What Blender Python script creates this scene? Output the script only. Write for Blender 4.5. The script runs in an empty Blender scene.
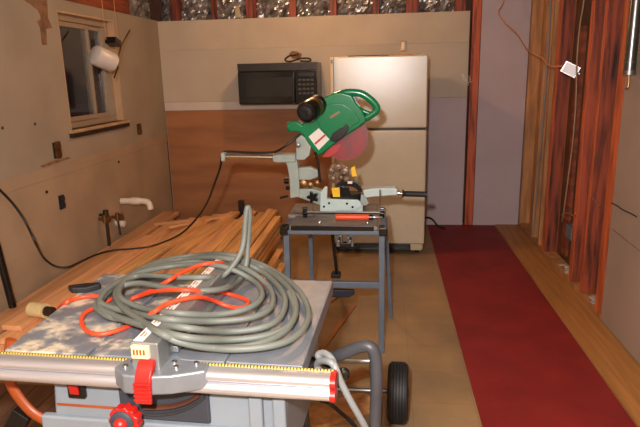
import bpy, bmesh, math, random
from mathutils import Vector, Matrix, noise
random.seed(7)
S = bpy.context.scene
COL = S.collection
F, CAMH = 571.0, 1.6

# ------------------------------------------------------------ camera
yaw, pit, rol = (math.radians(a) for a in (6.666, 13.784, 1.31))
fw = Vector((-math.sin(yaw)*math.cos(pit), math.cos(yaw)*math.cos(pit), -math.sin(pit)))
r0 = fw.cross(Vector((0, 0, 1))).normalized(); d0 = fw.cross(r0)
rt = math.cos(rol)*r0 + math.sin(rol)*d0
dn = -math.sin(rol)*r0 + math.cos(rol)*d0
EYE = Vector((0, 0, CAMH))
cam = bpy.data.cameras.new('camera'); camo = bpy.data.objects.new('camera', cam); COL.objects.link(camo)
cam.sensor_width = 36; cam.lens = F/640*36; cam.clip_start = .05
mm = Matrix((rt, -dn, -fw)).transposed().to_4x4(); mm.translation = EYE
camo.matrix_world = mm
S.camera = camo
def ray(x, y): return rt*((x-320)/F) + dn*((y-213.5)/F) + fw
def az(x, y, z): d = ray(x, y); return EYE + d*((z-CAMH)/d.z)      # point of the photo at height z
def ax(x, y, X): d = ray(x, y); return EYE + d*(X/d.x)             # ... on the plane x = X
def ay(x, y, Y): d = ray(x, y); return EYE + d*(Y/d.y)             # ... on the plane y = Y

# ------------------------------------------------------------ materials
def lin(c):
    return tuple(((v/255)/12.92 if v/255 <= .04045 else ((v/255+.055)/1.055)**2.4) for v in c)+(1,)
def mat(name, rgb, rough=.55, metal=0., var=.12, scale=9., bump=0., bscale=None, stretch=(1, 1, 1), rnd=0., spec=.5, second=None, detail=4, contrast=(.35, .65)):
    m = bpy.data.materials.new(name); m.use_nodes = True
    nt = m.node_tree; N = nt.nodes; L = nt.links
    b = N['Principled BSDF']
    b.inputs['Roughness'].default_value = rough; b.inputs['Metallic'].default_value = metal
    b.inputs['Specular IOR Level'].default_value = spec
    tc = N.new('ShaderNodeTexCoord'); mp = N.new('ShaderNodeMapping'); mp.inputs['Scale'].default_value = stretch
    L.new(tc.outputs['Object'], mp.inputs['Vector'])
    oi = N.new('ShaderNodeObjectInfo')
    if rnd:
        mu = N.new('ShaderNodeMath'); mu.operation = 'MULTIPLY'; mu.inputs[1].default_value = 37.
        L.new(oi.outputs['Random'], mu.inputs[0])
        cb = N.new('ShaderNodeCombineXYZ')
        for i in range(3): L.new(mu.outputs[0], cb.inputs[i])
        L.new(cb.outputs[0], mp.inputs['Location'])
    no = N.new('ShaderNodeTexNoise'); no.inputs['Scale'].default_value = scale; no.inputs['Detail'].default_value = detail
    L.new(mp.outputs[0], no.inputs['Vector'])
    cr = N.new('ShaderNodeValToRGB')
    c = lin(rgb); c2 = lin(second) if second else tuple(v*(1-2*var) for v in c[:3])+(1,)
    cr.color_ramp.elements[0].color = c2; cr.color_ramp.elements[1].color = c
    cr.color_ramp.elements[0].position, cr.color_ramp.elements[1].position = contrast
    L.new(no.outputs['Fac'], cr.inputs['Fac'])
    out = cr.outputs['Color']
    if rnd:
        hs = N.new('ShaderNodeHueSaturation')
        mr = N.new('ShaderNodeMapRange'); mr.inputs['To Min'].default_value = 1-rnd; mr.inputs['To Max'].default_value = 1+rnd
        L.new(oi.outputs['Random'], mr.inputs['Value']); L.new(mr.outputs[0], hs.inputs['Value'])
        L.new(out, hs.inputs['Color']); out = hs.outputs['Color']
    L.new(out, b.inputs['Base Color'])
    if bump:
        n2 = N.new('ShaderNodeTexNoise'); n2.inputs['Scale'].default_value = bscale or scale*6; n2.inputs['Detail'].default_value = 3
        L.new(mp.outputs[0], n2.inputs['Vector'])
        bp = N.new('ShaderNodeBump'); bp.inputs['Strength'].default_value = bump; bp.inputs['Distance'].default_value = .01
        L.new(n2.outputs['Fac'], bp.inputs['Height']); L.new(bp.outputs[0], b.inputs['Normal'])
    return m
def nodes(m): return m.node_tree.nodes, m.node_tree.links, m.node_tree.nodes['Principled BSDF']

PLASTER = mat('painted_drywall', (162, 147, 127), .8, var=.07, scale=2.2, bump=.08, bscale=60, spec=.2)
PLASTERB = mat('back_drywall', (192, 178, 158), .75, var=.06, scale=1.6, bump=.08, bscale=60, spec=.25)
PLASTERL = mat('bare_white_drywall', (206, 194, 180), .8, var=.05, scale=3, spec=.2)
PLASTERG = mat('grey_drywall', (190, 174, 176), .8, var=.05, scale=2, spec=.2)
PLASTERR = mat('right_drywall', (162, 142, 126), .8, var=.06, scale=2, bump=.06, bscale=50, spec=.2)
BOARDLOW = mat('old_wall_board', (172, 148, 120), .8, var=.09, scale=2.5, bump=.1, bscale=40, spec=.2)
SMEAR = mat('old_adhesive', (150, 108, 74), .85, var=.25, scale=14, bump=.3, bscale=40)
CEIL = mat('ceiling_board', (190, 170, 145), .85, var=.05, spec=.2)
PLY = mat('stained_plywood', (166, 112, 72), .6, var=.16, scale=3, stretch=(.35, 1, 2.2), bump=.06, bscale=30, spec=.3)
REDWOOD = mat('aged_red_wood', (158, 70, 40), .6, var=.34, second=(40, 18, 12), contrast=(.3, .6), scale=11, stretch=(2.5, 2.5, .22), bump=.25, bscale=30, rnd=.18)
REDEDGE = mat('aged_red_plank', (150, 72, 40), .65, var=.3, scale=9, stretch=(1.6, .25, 2), bump=.2, bscale=30)
LITEDGE = mat('bulb_lit_red_edge', (214, 106, 58), .6, var=.25, scale=9, stretch=(2, 2, .3), bump=.15, bscale=30)  # stud edges coloured as if lit by the bulb
PALEWOOD = mat('new_pale_wood', (196, 138, 84), .6, var=.2, scale=9, stretch=(2.5, 2.5, .3), bump=.1, bscale=30, rnd=.1)
SHEATH = mat('brown_sheathing', (96, 60, 36), .7, var=.3, scale=6, stretch=(1, 1.5, .4), bump=.2, bscale=30)
LUMBER = mat('oiled_lumber', (252, 192, 122), .48, var=.18, scale=10, stretch=(3.2, .22, 3), bump=.06, bscale=30, rnd=.28)
LUMBERW = mat('wide_plank_wood', (234, 174, 122), .5, var=.14, scale=8, stretch=(3, .2, 3), bump=.05, bscale=30, rnd=.2)
SCRAP = mat('scrap_wood', (170, 110, 62), .6, var=.2, scale=9, stretch=(2, .5, 2), rnd=.2)
STRIPF = mat('plank_floor', (178, 122, 66), .5, var=.14, scale=7, stretch=(5, .3, 1), spec=.35)
RED = mat('red_floor_paper', (136, 38, 36), .6, var=.12, scale=3.2, bump=.06, bscale=30, spec=.3)
FOIL = mat('crinkled_foil', (236, 232, 228), .3, .6, var=.3, scale=12, bump=.3, bscale=22, second=(150, 138, 126))
CREAMF = mat('fridge_enamel', (192, 178, 150), .24, var=.03, scale=6, bump=.07, bscale=170, spec=.7)
CREAMT = mat('fridge_trim', (190, 172, 138), .4, var=.03)
BLACK = mat('black_plastic', (18, 17, 17), .22, var=.1)
BLACKG = mat('black_gloss', (12, 12, 13), .12, var=.1)
BLACKR = mat('black_rubber', (24, 24, 25), .6, var=.2)
VENT = mat('brown_black_vent', (42, 35, 31), .45, var=.1)
GREYBTN = mat('grey_button', (46, 44, 42), .5, var=.1)
GREEN = mat('green_cast_housing', (12, 122, 74), .16, var=.06, scale=8, spec=.5)
AQUA = mat('pale_aqua_casting', (188, 208, 206), .24, var=.06, scale=8)
CASTG = mat('grey_green_casting', (158, 170, 162), .28, var=.1, scale=10)
STEEL = mat('polished_steel', (210, 208, 205), .22, 1., var=.05)
STEELD = mat('dull_steel', (140, 138, 134), .4, .9, var=.15)
BRONZE = mat('bronze_cap', (120, 96, 52), .35, .6, var=.2)
BLADE = mat('red_coated_blade', (158, 60, 64), .22, .0, var=.18, scale=9, second=(112, 72, 72))
BRASS = mat('old_brass', (150, 110, 70), .4, .8, var=.25)
YELLOW = mat('yellow_label', (236, 186, 20), .45, var=.05)
WHITE = mat('white_label', (222, 216, 206), .45, var=.05)
REDP = mat('red_plastic', (176, 28, 22), .38, var=.08)
ORANGE = mat('orange_plastic', (232, 82, 34), .4, var=.06)
ORANGET = mat('orange_painted_tube', (160, 72, 26), .4, var=.12)
BENCHG = mat('blue_grey_tube', (98, 110, 124), .45, .2, var=.1)
BENCHTOP = mat('worn_bench_board', (128, 120, 112), .6, var=.12, scale=9, stretch=(.5, 2, 1), bump=.05)
NAVY = mat('navy_plastic', (24, 28, 42), .5, var=.1)
SAWG = mat('light_grey_body', (124, 132, 138), .5, var=.05, scale=6)
SAWD = mat('dark_grey_plastic', (52, 56, 64), .5, var=.08)
TUBEG = mat('charcoal_tube', (70, 72, 76), .45, .15, var=.1)
ALU = mat('brushed_aluminium', (216, 217, 222), .3, .82, var=.01, scale=4)
CASTA = mat('cast_aluminium', (140, 146, 152), .42, .55, var=.1, scale=12)
FENCEG = mat('grey_extrusion', (146, 148, 146), .4, .6, var=.1, scale=10)
HOSE = mat('grey_rubber_hose', (102, 107, 99), .55, var=.1, scale=5, rnd=0)
CORDO = mat('orange_cord', (226, 70, 34), .45, var=.06)
CORDB = mat('black_cord', (22, 18, 16), .5, var=.1)
CORDG = mat('pale_grey_cord', (124, 127, 127), .5, var=.06)
CORDT = mat('tan_cable', (206, 136, 92), .55, var=.1)
CORDW = mat('white_cable', (150, 116, 90), .5, var=.08)
PVC = mat('white_pipe', (226, 214, 198), .4, var=.06)
CREAMP = mat('cream_plastic', (228, 206, 152), .45, var=.06)
VINYL = mat('window_vinyl', (160, 138, 112), .3, var=.05)
JAMB = mat('window_return', (196, 160, 122), .7, var=.1, scale=4)
SILLM = mat('sill_board', (190, 156, 118), .6, var=.15, scale=6)
SILLD = mat('dark_sill_edge', (44, 26, 16), .5, var=.2)
LAMPW = mat('white_enamel', (206, 198, 188), .35, var=.05)
GALV = mat('galvanised_metal', (196, 192, 190), .3, .85, var=.12, scale=20)
BLUEBOX = mat('blue_grey_box', (96, 116, 124), .5, var=.1)
DUST = mat('plaster_dust', (196, 186, 172), .9, var=.2, scale=30)
SAWDUST = mat('sawdust', (172, 134, 92), .9, var=.2, scale=60)
# glass
GLASS = bpy.data.materials.new('window_glass'); GLASS.use_nodes = True
_, _, gb = nodes(GLASS); gb.inputs['Base Color'].default_value = (.9, .95, 1, 1); gb.inputs['Roughness'].default_value = 0.02
gb.inputs['Transmission Weight'].default_value = 1; gb.inputs['IOR'].default_value = 1.45
CLEAR = bpy.data.materials.new('smoky_guard'); CLEAR.use_nodes = True
_, _, gb = nodes(CLEAR); gb.inputs['Base Color'].default_value = (.62, .4, .25, 1); gb.inputs['Roughness'].default_value = .2
gb.inputs['Transmission Weight'].default_value = .75; gb.inputs['IOR'].default_value = 1.3

# floor: worn sheet flooring in faint 30 cm squares
FLOORM = mat('worn_floor_tiles', (168, 134, 92), .5, var=.14, scale=2.6, spec=.35, second=(128, 106, 80), contrast=(.3, .7))
N, L, b = nodes(FLOORM)
tc = N.new('ShaderNodeTexCoord'); br = N.new('ShaderNodeTexBrick'); br.offset = 0
br.inputs['Scale'].default_value = 1; br.inputs['Brick Width'].default_value = .305; br.inputs['Row Height'].default_value = .305
br.inputs['Mortar Size'].default_value = .003
br.inputs['Color1'].default_value = (1, 1, 1, 1); br.inputs['Color2'].default_value = (.86, .84, .8, 1); br.inputs['Mortar'].default_value = (.62, .56, .5, 1)
L.new(tc.outputs['Object'], br.inputs['Vector'])
mx = N.new('ShaderNodeMix'); mx.data_type = 'RGBA'; mx.blend_type = 'MULTIPLY'; mx.inputs[0].default_value = .4
src = b.inputs['Base Color'].links[0].from_socket
L.new(src, mx.inputs[6]); L.new(br.outputs['Color'], mx.inputs[7]); L.new(mx.outputs[2], b.inputs['Base Color'])

# saw table: grey coated casting with patches of sawdust
TABLEM = mat('grey_coated_table', (122, 127, 134), .42, .25, var=.12, scale=12)
N, L, b = nodes(TABLEM)
tc = N.new('ShaderNodeTexCoord'); n1 = N.new('ShaderNodeTexNoise'); n1.inputs['Scale'].default_value = 9; n1.inputs['Detail'].default_value = 7; n1.inputs['Roughness'].default_value = .68
L.new(tc.outputs['Object'], n1.inputs['Vector'])
sx = N.new('ShaderNodeSeparateXYZ'); L.new(tc.outputs['Object'], sx.inputs[0])
mr = N.new('ShaderNodeMapRange'); mr.inputs['From Min'].default_value = -.85; mr.inputs['From Max'].default_value = -.05
mr.inputs['To Min'].default_value = .08; mr.inputs['To Max'].default_value = -.1
L.new(sx.outputs['X'], mr.inputs['Value'])
ad = N.new('ShaderNodeMath'); ad.operation = 'ADD'; L.new(n1.outputs['Fac'], ad.inputs[0]); L.new(mr.outputs[0], ad.inputs[1])
cr = N.new('ShaderNodeValToRGB'); cr.color_ramp.elements[0].position = .53; cr.color_ramp.elements[1].position = .66
L.new(ad.outputs[0], cr.inputs['Fac'])
mx = N.new('ShaderNodeMix'); mx.data_type = 'RGBA'; L.new(cr.outputs['Color'], mx.inputs[0])
src = b.inputs['Base Color'].links[0].from_socket
L.new(src, mx.inputs[6]); mx.inputs[7].default_value = lin((190, 176, 150)); L.new(mx.outputs[2], b.inputs['Base Color'])
mm2 = N.new('ShaderNodeMapRange'); mm2.inputs['To Min'].default_value = .25; mm2.inputs['To Max'].default_value = 0.; L.new(cr.outputs['Color'], mm2.inputs['Value']); L.new(mm2.outputs[0], b.inputs['Metallic'])
mm3 = N.new('ShaderNodeMapRange'); mm3.inputs['To Min'].default_value = .42; mm3.inputs['To Max'].default_value = .9; L.new(cr.outputs['Color'], mm3.inputs['Value']); L.new(mm3.outputs[0], b.inputs['Roughness'])

# yellow measuring tape with black ticks
TAPE = mat('yellow_measuring_tape', (196, 168, 66), .4, var=.04)
N, L, b = nodes(TAPE)
tc = N.new('ShaderNodeTexCoord'); wv = N.new('ShaderNodeTexWave'); wv.inputs['Scale'].default_value = 36; wv.bands_direction = 'X'
L.new(tc.outputs['Object'], wv.inputs['Vector'])
cr = N.new('ShaderNodeValToRGB'); cr.color_ramp.elements[0].position = .3; cr.color_ramp.elements[1].position = .5
cr.color_ramp.elements[0].color = lin((40, 34, 12)); cr.color_ramp.elements[1].color = lin((196, 168, 66))
L.new(wv.outputs['Fac'], cr.inputs['Fac']); L.new(cr.outputs['Color'], b.inputs['Base Color'])

# ------------------------------------------------------------ mesh helpers
W = {}
def bx(bm, x0, x1, y0, y1, z0, z1, M=None):
    v = [bm.verts.new((x, y, z)) for x in (x0, x1) for y in (y0, y1) for z in (z0, z1)]
    for f in ((0, 1, 3, 2), (4, 6, 7, 5), (0, 4, 5, 1), (2, 3, 7, 6), (0, 2, 6, 4), (1, 5, 7, 3)): bm.faces.new([v[i] for i in f])
    if M is not None:
        for a in v: a.co = M @ a.co
    return v
def frame(d):
    d = d.normalized(); a = Vector((0, 0, 1)) if abs(d.z) < .9 else Vector((1, 0, 0))
    u = d.cross(a).normalized(); return u, d.cross(u)
def tube(bm, pts, r, n=10, smooth=0, rs=None, flat=1.):
    P = [Vector(p) for p in pts]
    if smooth:
        Q = []
        for i in range(len(P)-1):
            p0 = P[max(i-1, 0)]; p1 = P[i]; p2 = P[i+1]; p3 = P[min(i+2, len(P)-1)]
            for k in range(smooth):
                t = k/smooth
                Q.append(.5*((2*p1)+(p2-p0)*t+(2*p0-5*p1+4*p2-p3)*t*t+(3*p1-p0-3*p2+p3)*t**3))
        P = Q+[P[-1]]
    u = None; rings = []
    for i, p in enumerate(P):
        d = (P[min(i+1, len(P)-1)]-P[max(i-1, 0)])
        if d.length < 1e-7: d = Vector((0, 0, 1))
        d.normalize()
        if u is None: u, w = frame(d)
        else:
            u = (u-d*u.dot(d))
            if u.length < 1e-6: u, w = frame(d)
            u.normalize(); w = d.cross(u)
        rr = rs[i] if rs else r
        rings.append([bm.verts.new(p+u*rr*math.cos(2*math.pi*k/n)+w*rr*flat*math.sin(2*math.pi*k/n)) for k in range(n)])
    for a, c in zip(rings, rings[1:]):
        for k in range(n): bm.faces.new((a[k], a[(k+1) % n], c[(k+1) % n], c[k]))
    bm.faces.new(rings[0][::-1]); bm.faces.new(rings[-1])
def cyl(bm, p0, p1, r, r1=None, n=20):
    tube(bm, [p0, p1], r, n, rs=[r, r if r1 is None else r1])
def lathe(bm, c, axis, prof, n=24):
    """prof: (radius, distance along the axis)"""
    c = Vector(c); d = Vector(axis).normalized(); u, w = frame(d); rings = []
    for rr, h in prof:
        rings.append([bm.verts.new(c+d*h+(u*math.cos(2*math.pi*k/n)+w*math.sin(2*math.pi*k/n))*max(rr, 1e-4)) for k in range(n)])
    for a, b2 in zip(rings, rings[1:]):
        for k in range(n): bm.faces.new((a[k], a[(k+1) % n], b2[(k+1) % n], b2[k]))
    bm.faces.new(rings[0][::-1]); bm.faces.new(rings[-1])
def prism(bm, outline, off):
    """outline: 3-D points, extruded along off"""
    off = Vector(off); a = [bm.verts.new(p) for p in outline]; c = [bm.verts.new(Vector(p)+off) for p in outline]
    n = len(a)
    bm.faces.new(a[::-1]); bm.faces.new(c)
    for i in range(n): bm.faces.new((a[i], a[(i+1) % n], c[(i+1) % n], c[i]))
def ringprism(bm, outer, inner, off):
    off = Vector(off); o = [bm.verts.new(p) for p in outer]; i_ = [bm.verts.new(p) for p in inner]
    o2 = [bm.verts.new(Vector(p)+off) for p in outer]; i2 = [bm.verts.new(Vector(p)+off) for p in inner]
    n = len(o)
    for k in range(n):
        j = (k+1) % n
        bm.faces.new((o[k], o[j], i_[j], i_[k])); bm.faces.new((o2[k], i2[k], i2[j], o2[j]))
        bm.faces.new((o[k], o2[k], o2[j], o[j])); bm.faces.new((i_[k], i_[j], i2[j], i2[k]))
def BM(): return bmesh.new()
def obj(name, bm, m, parent=None, bevel=0., smooth=True, seg=2, world=True):
    bmesh.ops.recalc_face_normals(bm, faces=bm.faces)
    me = bpy.data.meshes.new(name)
    o = bpy.data.objects.new(name, me); COL.objects.link(o)
    if parent is not None:
        inv = W[parent].inverted()
        if world: bmesh.ops.transform(bm, matrix=inv, verts=bm.verts)
        o.parent = parent; W[o] = W[parent]
    else:
        xs = [v.co for v in bm.verts]
        c = Vector(((min(v.x for v in xs)+max(v.x for v in xs))/2, (min(v.y for v in xs)+max(v.y for v in xs))/2, min(v.z for v in xs)))
        bmesh.ops.translate(bm, vec=-c, verts=bm.verts); o.location = c; W[o] = Matrix.Translation(c)
    bm.to_mesh(me); bm.free()
    me.materials.append(m)
    if smooth:
        for p in me.polygons: p.use_smooth = True
        me.set_sharp_from_angle(angle=math.radians(38))
    if bevel:
        bv = o.modifiers.new('bevel', 'BEVEL'); bv.width = bevel; bv.segments = seg; bv.limit_method = 'ANGLE'; bv.angle_limit = math.radians(40)
        bv.harden_normals = True
    return o
def thing(name, label, cat, loc=(0, 0, 0), rz=0., group=None):
    o = bpy.data.objects.new(name, None); COL.objects.link(o); o.empty_display_size = .1
    o.location = loc; o.rotation_euler = (0, 0, rz)
    W[o] = Matrix.Translation(Vector(loc)) @ Matrix.Rotation(rz, 4, 'Z')
    o['label'] = label; o['category'] = cat
    if group: o['group'] = group
    return o
def tag(o, label, cat, group=None, kind=None):
    o['label'] = label; o['category'] = cat
    if group: o['group'] = group
    if kind: o['kind'] = kind
    return o
def struct(name, bm, m, parent=None, bevel=0.):
    o = obj(name, bm, m, parent, bevel)
    if parent is None: o['kind'] = 'structure'
    return o
def box(x0, x1, y0, y1, z0, z1, M=None):
    bm = BM(); bx(bm, x0, x1, y0, y1, z0, z1, M); return bm
def copy_tree(o, parent=None):
    c = o.copy(); COL.objects.link(c)
    if parent is not None: c.parent = parent
    for ch in [k for k in bpy.data.objects if k.parent == o and k is not c]: copy_tree(ch, c)
    return c

# ------------------------------------------------------------ setting
XL, XR, YB, ZC, YF = -2.353, 1.39, 6.0, 2.46, -2.2
struct('floor', box(XL-.1, XR+.12, YF, YB+.12, -.1, 0), FLOORM)
bm = BM()
for k in range(5):   # three courses of plank, laid along the wall
    pass
w = (XR-1.152)/3
for k in range(3):
    y = YF
    while y < YB:
        ln = random.uniform(1.0, 1.7); y1 = min(y+ln, YB)
        bx(bm, 1.152+k*w+.0006, 1.152+(k+1)*w-.0006, y+.0006, y1-.0006, 0, .010); y = y1
struct('floor', bm, STRIPF)
struct('ceiling', box(XL-.1, XR+.12, YF, YB+.12, ZC, ZC+.08), CEIL)
# left wall, with the window hole
WY0, WY1, WZ0, WZ1 = 4.10, 5.0, 1.215, 2.085
bm = BM(); T = .14
bx(bm, XL-T, XL, YF, WY0, 1.0, 2.165); bx(bm, XL-T, XL, WY1, YB, 1.0, 2.165)
bx(bm, XL-T, XL, WY0, WY1, 1.0, WZ0); bx(bm, XL-T, XL, WY0, WY1, WZ1, 2.165)
struct('wall_left', bm, PLASTER)
bm = BM(); bx(bm, XL-T, XL-.006, YF, YB, 0, .915); bx(bm, XL-T, XL-.003, YF, YB, .917, .9995)
struct('wall_left', bm, BOARDLOW)
struct('wall_left', box(XL-T, XL-.11, YF, YB, 2.166, ZC), SHEATH)
struct('trim_1', box(XL-.1, XL-.012, 3.0, 5.38, 2.168, ZC), REDEDGE, bevel=.003)
# back wall: sheets of board
Y0 = YB
struct('wall_back', box(XL-.14, XR+.12, Y0+.10, Y0+.14, 0, ZC), SHEATH)
zs_ = ay(300, 47, Y0).z
struct('wall_back', box(XL, .818, Y0, Y0+.012, 1.335, zs_), PLASTERB, bevel=.001)
struct('wall_back', box(XL, .818, Y0-.001, Y0+.012, zs_+.0005, 2.16), mat('warm_back_drywall', (195, 179, 156), .75, var=.07, scale=2.4, bump=.08, bscale=60, spec=.25), bevel=.002)
struct('wall_back', box(XL, .40, Y0+.002, Y0+.012, 1.246, 1.333), PLASTERL)
bm = BM(); bx(bm, .402, .818, Y0+.001, Y0+.012, 0, 1.333); struct('wall_back', bm, PLASTERG)
struct('wall_back', box(.93, XR, Y0, Y0+.012, 0, ZC), PLASTERG)
struct('wall_back', box(XL, .40, Y0+.004, Y0+.012, 0, 1.244), BOARDLOW)
p = obj('plywood_panel', box(XL+.012, -.32, Y0-.010, Y0+.003, .01, 1.243), PLY, bevel=.001)
tag(p, 'reddish brown stained plywood panel on the lower back wall below the microwave', 'panel')
# right wall: drywall near the camera, open studs beyond
struct('wall_right', box(XR, XR+.013, YF, 3.60, .012, ZC), PLASTERR, bevel=.002)
struct('wall_right', box(XR+.10, XR+.12, YF, 4.95, 0, ZC), SHEATH)
struct('wall_right', box(XR+.10, XR+.12, 4.95, YB, 0, ZC), PALEWOOD)
struct('wall_front', box(XL-.1, XR+.12, YF-.1, YF, 0, ZC), PLASTER)
struct('trim_2', box(XR+.006, XR+.1, 3.60, YB, .0, .04), PALEWOOD, bevel=.002)

# studs: short ones above the back drywall
studs = [(170, 179), (211, 215.5), (246, 256), (289, 296), (330, 336.5), (372.5, 379.5), (406, 419), (455, 466)]
slab = ['first short red stud above the back drywall, nearest the left corner', 'narrow red stud above the back drywall, second from the left corner',
        'short wide red stud above the back drywall, left of the microwave', 'short red stud directly above the right half of the microwave',
        'short red stud above the left edge of the refrigerator', 'short red stud above the middle of the refrigerator',
        'short wide red stud above the right part of the refrigerator', 'short red stud above the drywall right beside the full-height post']
xs = []
for (a, b_), lb in zip(studs, slab):
    x0, x1 = ay(a, 10, Y0+.02).x, ay(b_, 10, Y0+.02).x; xs.append((x0, x1))
    o = obj('wall_stud', box(x0, x1, Y0+.014, Y0+.10, 2.12, ZC), REDWOOD, bevel=.003)
    tag(o, lb, 'stud', 'short studs above the back drywall')
def foil(x0, x1, z0, z1, y, seed, axis='x', amp=.028):
    bm = BM(); nx = max(4, int((x1-x0)/.022)); nz = max(4, int((z1-z0)/.022)); g = []
    for i in range(nx+1):
        row = []
        for j in range(nz+1):
            u = x0+(x1-x0)*i/nx; z = z0+(z1-z0)*j/nz
            q = Vector((u*17+seed*3.1, z*17, seed))
            h = noise.noise(q*.6)*amp*1.4+noise.noise(q*2.7)*amp*.6+abs(noise.noise(q*1.3+Vector((5, 2, 1))))*amp
            edge = min(i, nx-i)/nx*2
            dpt = y-.02*edge-h if axis == 'x' else y+.02*edge+h
            row.append(bm.verts.new((u, dpt, z) if axis == 'x' else (dpt, u, z)))
        g.append(row)
    for i in range(nx):
        for j in range(nz):
            bm.faces.new((g[i][j], g[i+1][j], g[i+1][j+1], g[i][j+1]))
    r = bmesh.ops.solidify(bm, geom=bm.faces[:], thickness=.003)
    return bm
gaps = [(XL+.02, xs[0][0])]+[(xs[i][1], xs[i+1][0]) for i in range(7)]
flab = ['crinkled foil insulation in the bay at the left corner, above the back drywall', 'bright crinkled foil insulation between the first and second short red studs',
        'crinkled foil insulation with a pale torn flap, between the second and third short studs', 'dark crinkled foil insulation above the left half of the microwave',
        'bright crinkled foil insulation between the microwave and refrigerator, above the drywall', 'crinkled foil insulation above the left half of the refrigerator',
        'crinkled foil insulation above the right half of the refrigerator', 'crinkled foil insulation between the two rightmost short red studs']
for i, ((x0, x1), lb) in enumerate(zip(gaps, flab)):
    o = obj('foil_insulation', foil(x0+.002, x1-.002, 2.10, ZC-.01, Y0+.085, i+1), FOIL, smooth=False)
    tag(o, lb, 'insulation', 'foil insulation above the back drywall')
    if i == 2:
        bm = BM(); xm = x0+(x1-x0)*.62
        prism(bm, [(xm, Y0+.03, 2.175), (xm+.07, Y0+.02, 2.17), (xm+.045, Y0+.025, 2.30), (xm+.01, Y0+.03, 2.27)], (0, .006, 0))
        f = obj('paper_flap', bm, CREAMT, o); f['label'] = 'torn tan paper facing'
o = obj('foil_insulation', foil(5.39, 5.97, 2.17, ZC-.01, XL-.07, 31, 'y'), FOIL, smooth=False)
tag(o, 'crinkled foil insulation at the top of the left wall, beside the red plank', 'insulation')
# full-height post in the back wall
bm = BM(); bx(bm, .842, .926, Y0+.004, Y0+.098, 0, ZC)
o = obj('wall_post', bm, mat('red_post_wood', (196, 92, 52), .6, var=.34, second=(70, 30, 18), contrast=(.3, .55), scale=11, stretch=(2.5, 2.5, .22), bump=.2, bscale=30), bevel=.003)
tag(o, 'full-height aged red post in the back wall right of the refrigerator', 'stud')
bm = BM()
for k in range(5):
    p0 = ay(462, 74, Y0-.0005); q = [p0]
    for s in range(5): q.append(q[-1]+Vector((random.uniform(.005, .028), random.uniform(-.006, .0), random.uniform(-.045, .012))))
    tube(bm, q, .0022, 5, 3)
o = obj('frayed_string', bm, WHITE); tag(o, 'frayed pale string hanging beside the red post on the back wall', 'string')

# right wall studs
def rstud(y0, y1, m, lb, x1=XR+.10, x0=XR, grp='open studs in the right wall'):
    o = obj('wall_stud', box(x0, x1, y0, y1, .04, ZC), m, bevel=.003)
    if m is REDWOOD:            # bulb light on the room-facing edge is put into a brighter colour
        o.data.materials.append(LITEDGE)
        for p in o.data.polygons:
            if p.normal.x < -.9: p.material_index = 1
    tag(o, lb, 'stud', grp); return o
rstud(5.93, 5.985, PALEWOOD, 'new pale stud in the far corner of the right wall')
rstud(5.42, 5.47, PALEWOOD, 'new pale stud second from the far corner in the right wall')
rstud(5.16, 5.21, PALEWOOD, 'new pale stud touching the first dark red stud of the right wall')
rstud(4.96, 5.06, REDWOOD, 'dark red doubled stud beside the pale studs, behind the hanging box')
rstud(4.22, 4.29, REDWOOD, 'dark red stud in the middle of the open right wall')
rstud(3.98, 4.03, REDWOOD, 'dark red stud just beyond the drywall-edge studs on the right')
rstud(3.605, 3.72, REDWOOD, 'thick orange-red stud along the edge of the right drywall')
bm = BM()
for (y, z0, z1) in ((4.12, .15, 1.3), (4.7, .1, 1.9)):
    bx(bm, XR+.075, XR+.0995, y-.06, y+.06, z0, z1)
o = obj('wall_lath', bm, REDEDGE); tag(o, 'dark red wood strips at the back of the open stud bays', 'lath')
bm = BM()
for k in range(40):
    y = random.choice((random.uniform(4.35, 4.6), random.uniform(3.76, 3.93))); s = random.uniform(.006, .022)
    bmesh.ops.create_icosphere(bm, subdivisions=1, radius=s, matrix=Matrix.Translation((XR+random.uniform(.02, .08), y, .04+s*.3)) @ Matrix.Diagonal((1, 1, .5, 1)))
o = obj('plaster_rubble', bm, DUST); tag(o, 'white plaster crumbs on the sill plate between the right wall studs', 'rubble', kind='stuff')

# window in the left wall
wn = thing('window_1', 'x', 'window', (XL-.05, (WY0+WY1)/2, WZ0)); del wn['label']; del wn['category']; wn['kind'] = 'structure'
def yzring(x0, x1, y0, y1, z0, z1, t):
    bm = BM(); bx(bm, x0, x1, y0, y1, z0, z0+t); bx(bm, x0, x1, y0, y1, z1-t, z1); bx(bm, x0, x1, y0, y0+t, z0+t, z1-t); bx(bm, x0, x1, y1-t, y1, z0+t, z1-t); return bm
obj('window_frame', yzring(XL-.13, XL-.06, WY0+.012, WY1-.012, WZ0+.012, WZ1-.012, .045), VINYL, wn, .003)
bm = BM()
for a, b_ in ((WY0, WY0+.012), (WY1-.012, WY1)): bx(bm, XL-.13, XL-.001, a, b_, WZ0, WZ1)
bx(bm, XL-.13, XL-.001, WY0+.012, WY1-.012, WZ1-.012, WZ1); bx(bm, XL-.13, XL-.001, WY0+.012, WY1-.012, WZ0, WZ0+.012)
obj('window_return', bm, JAMB, wn)
ys = ax(90, 60, XL-.086).y
s1 = obj('sash', yzring(XL-.10, XL-.072, WY0+.06, ys, WZ0+.06, WZ1-.06, .036), VINYL, wn, .002)
obj('pane', box(XL-.09, XL-.085, WY0+.09, ys-.03, WZ0+.09, WZ1-.09), GLASS, s1)
s2 = obj('sash', yzring(XL-.127, XL-.103, ys-.04, WY1-.055, WZ0+.055, WZ1-.055, .036), VINYL, wn, .002)
obj('pane', box(XL-.118, XL-.113, ys-.01, WY1-.085, WZ0+.085, WZ1-.085), GLASS, s2)
sl = obj('window_sill', box(XL-.06, XL+.035, WY0-.04, WY1+.05, WZ0-.012, WZ0+.012), SILLM, wn, .003)
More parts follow.
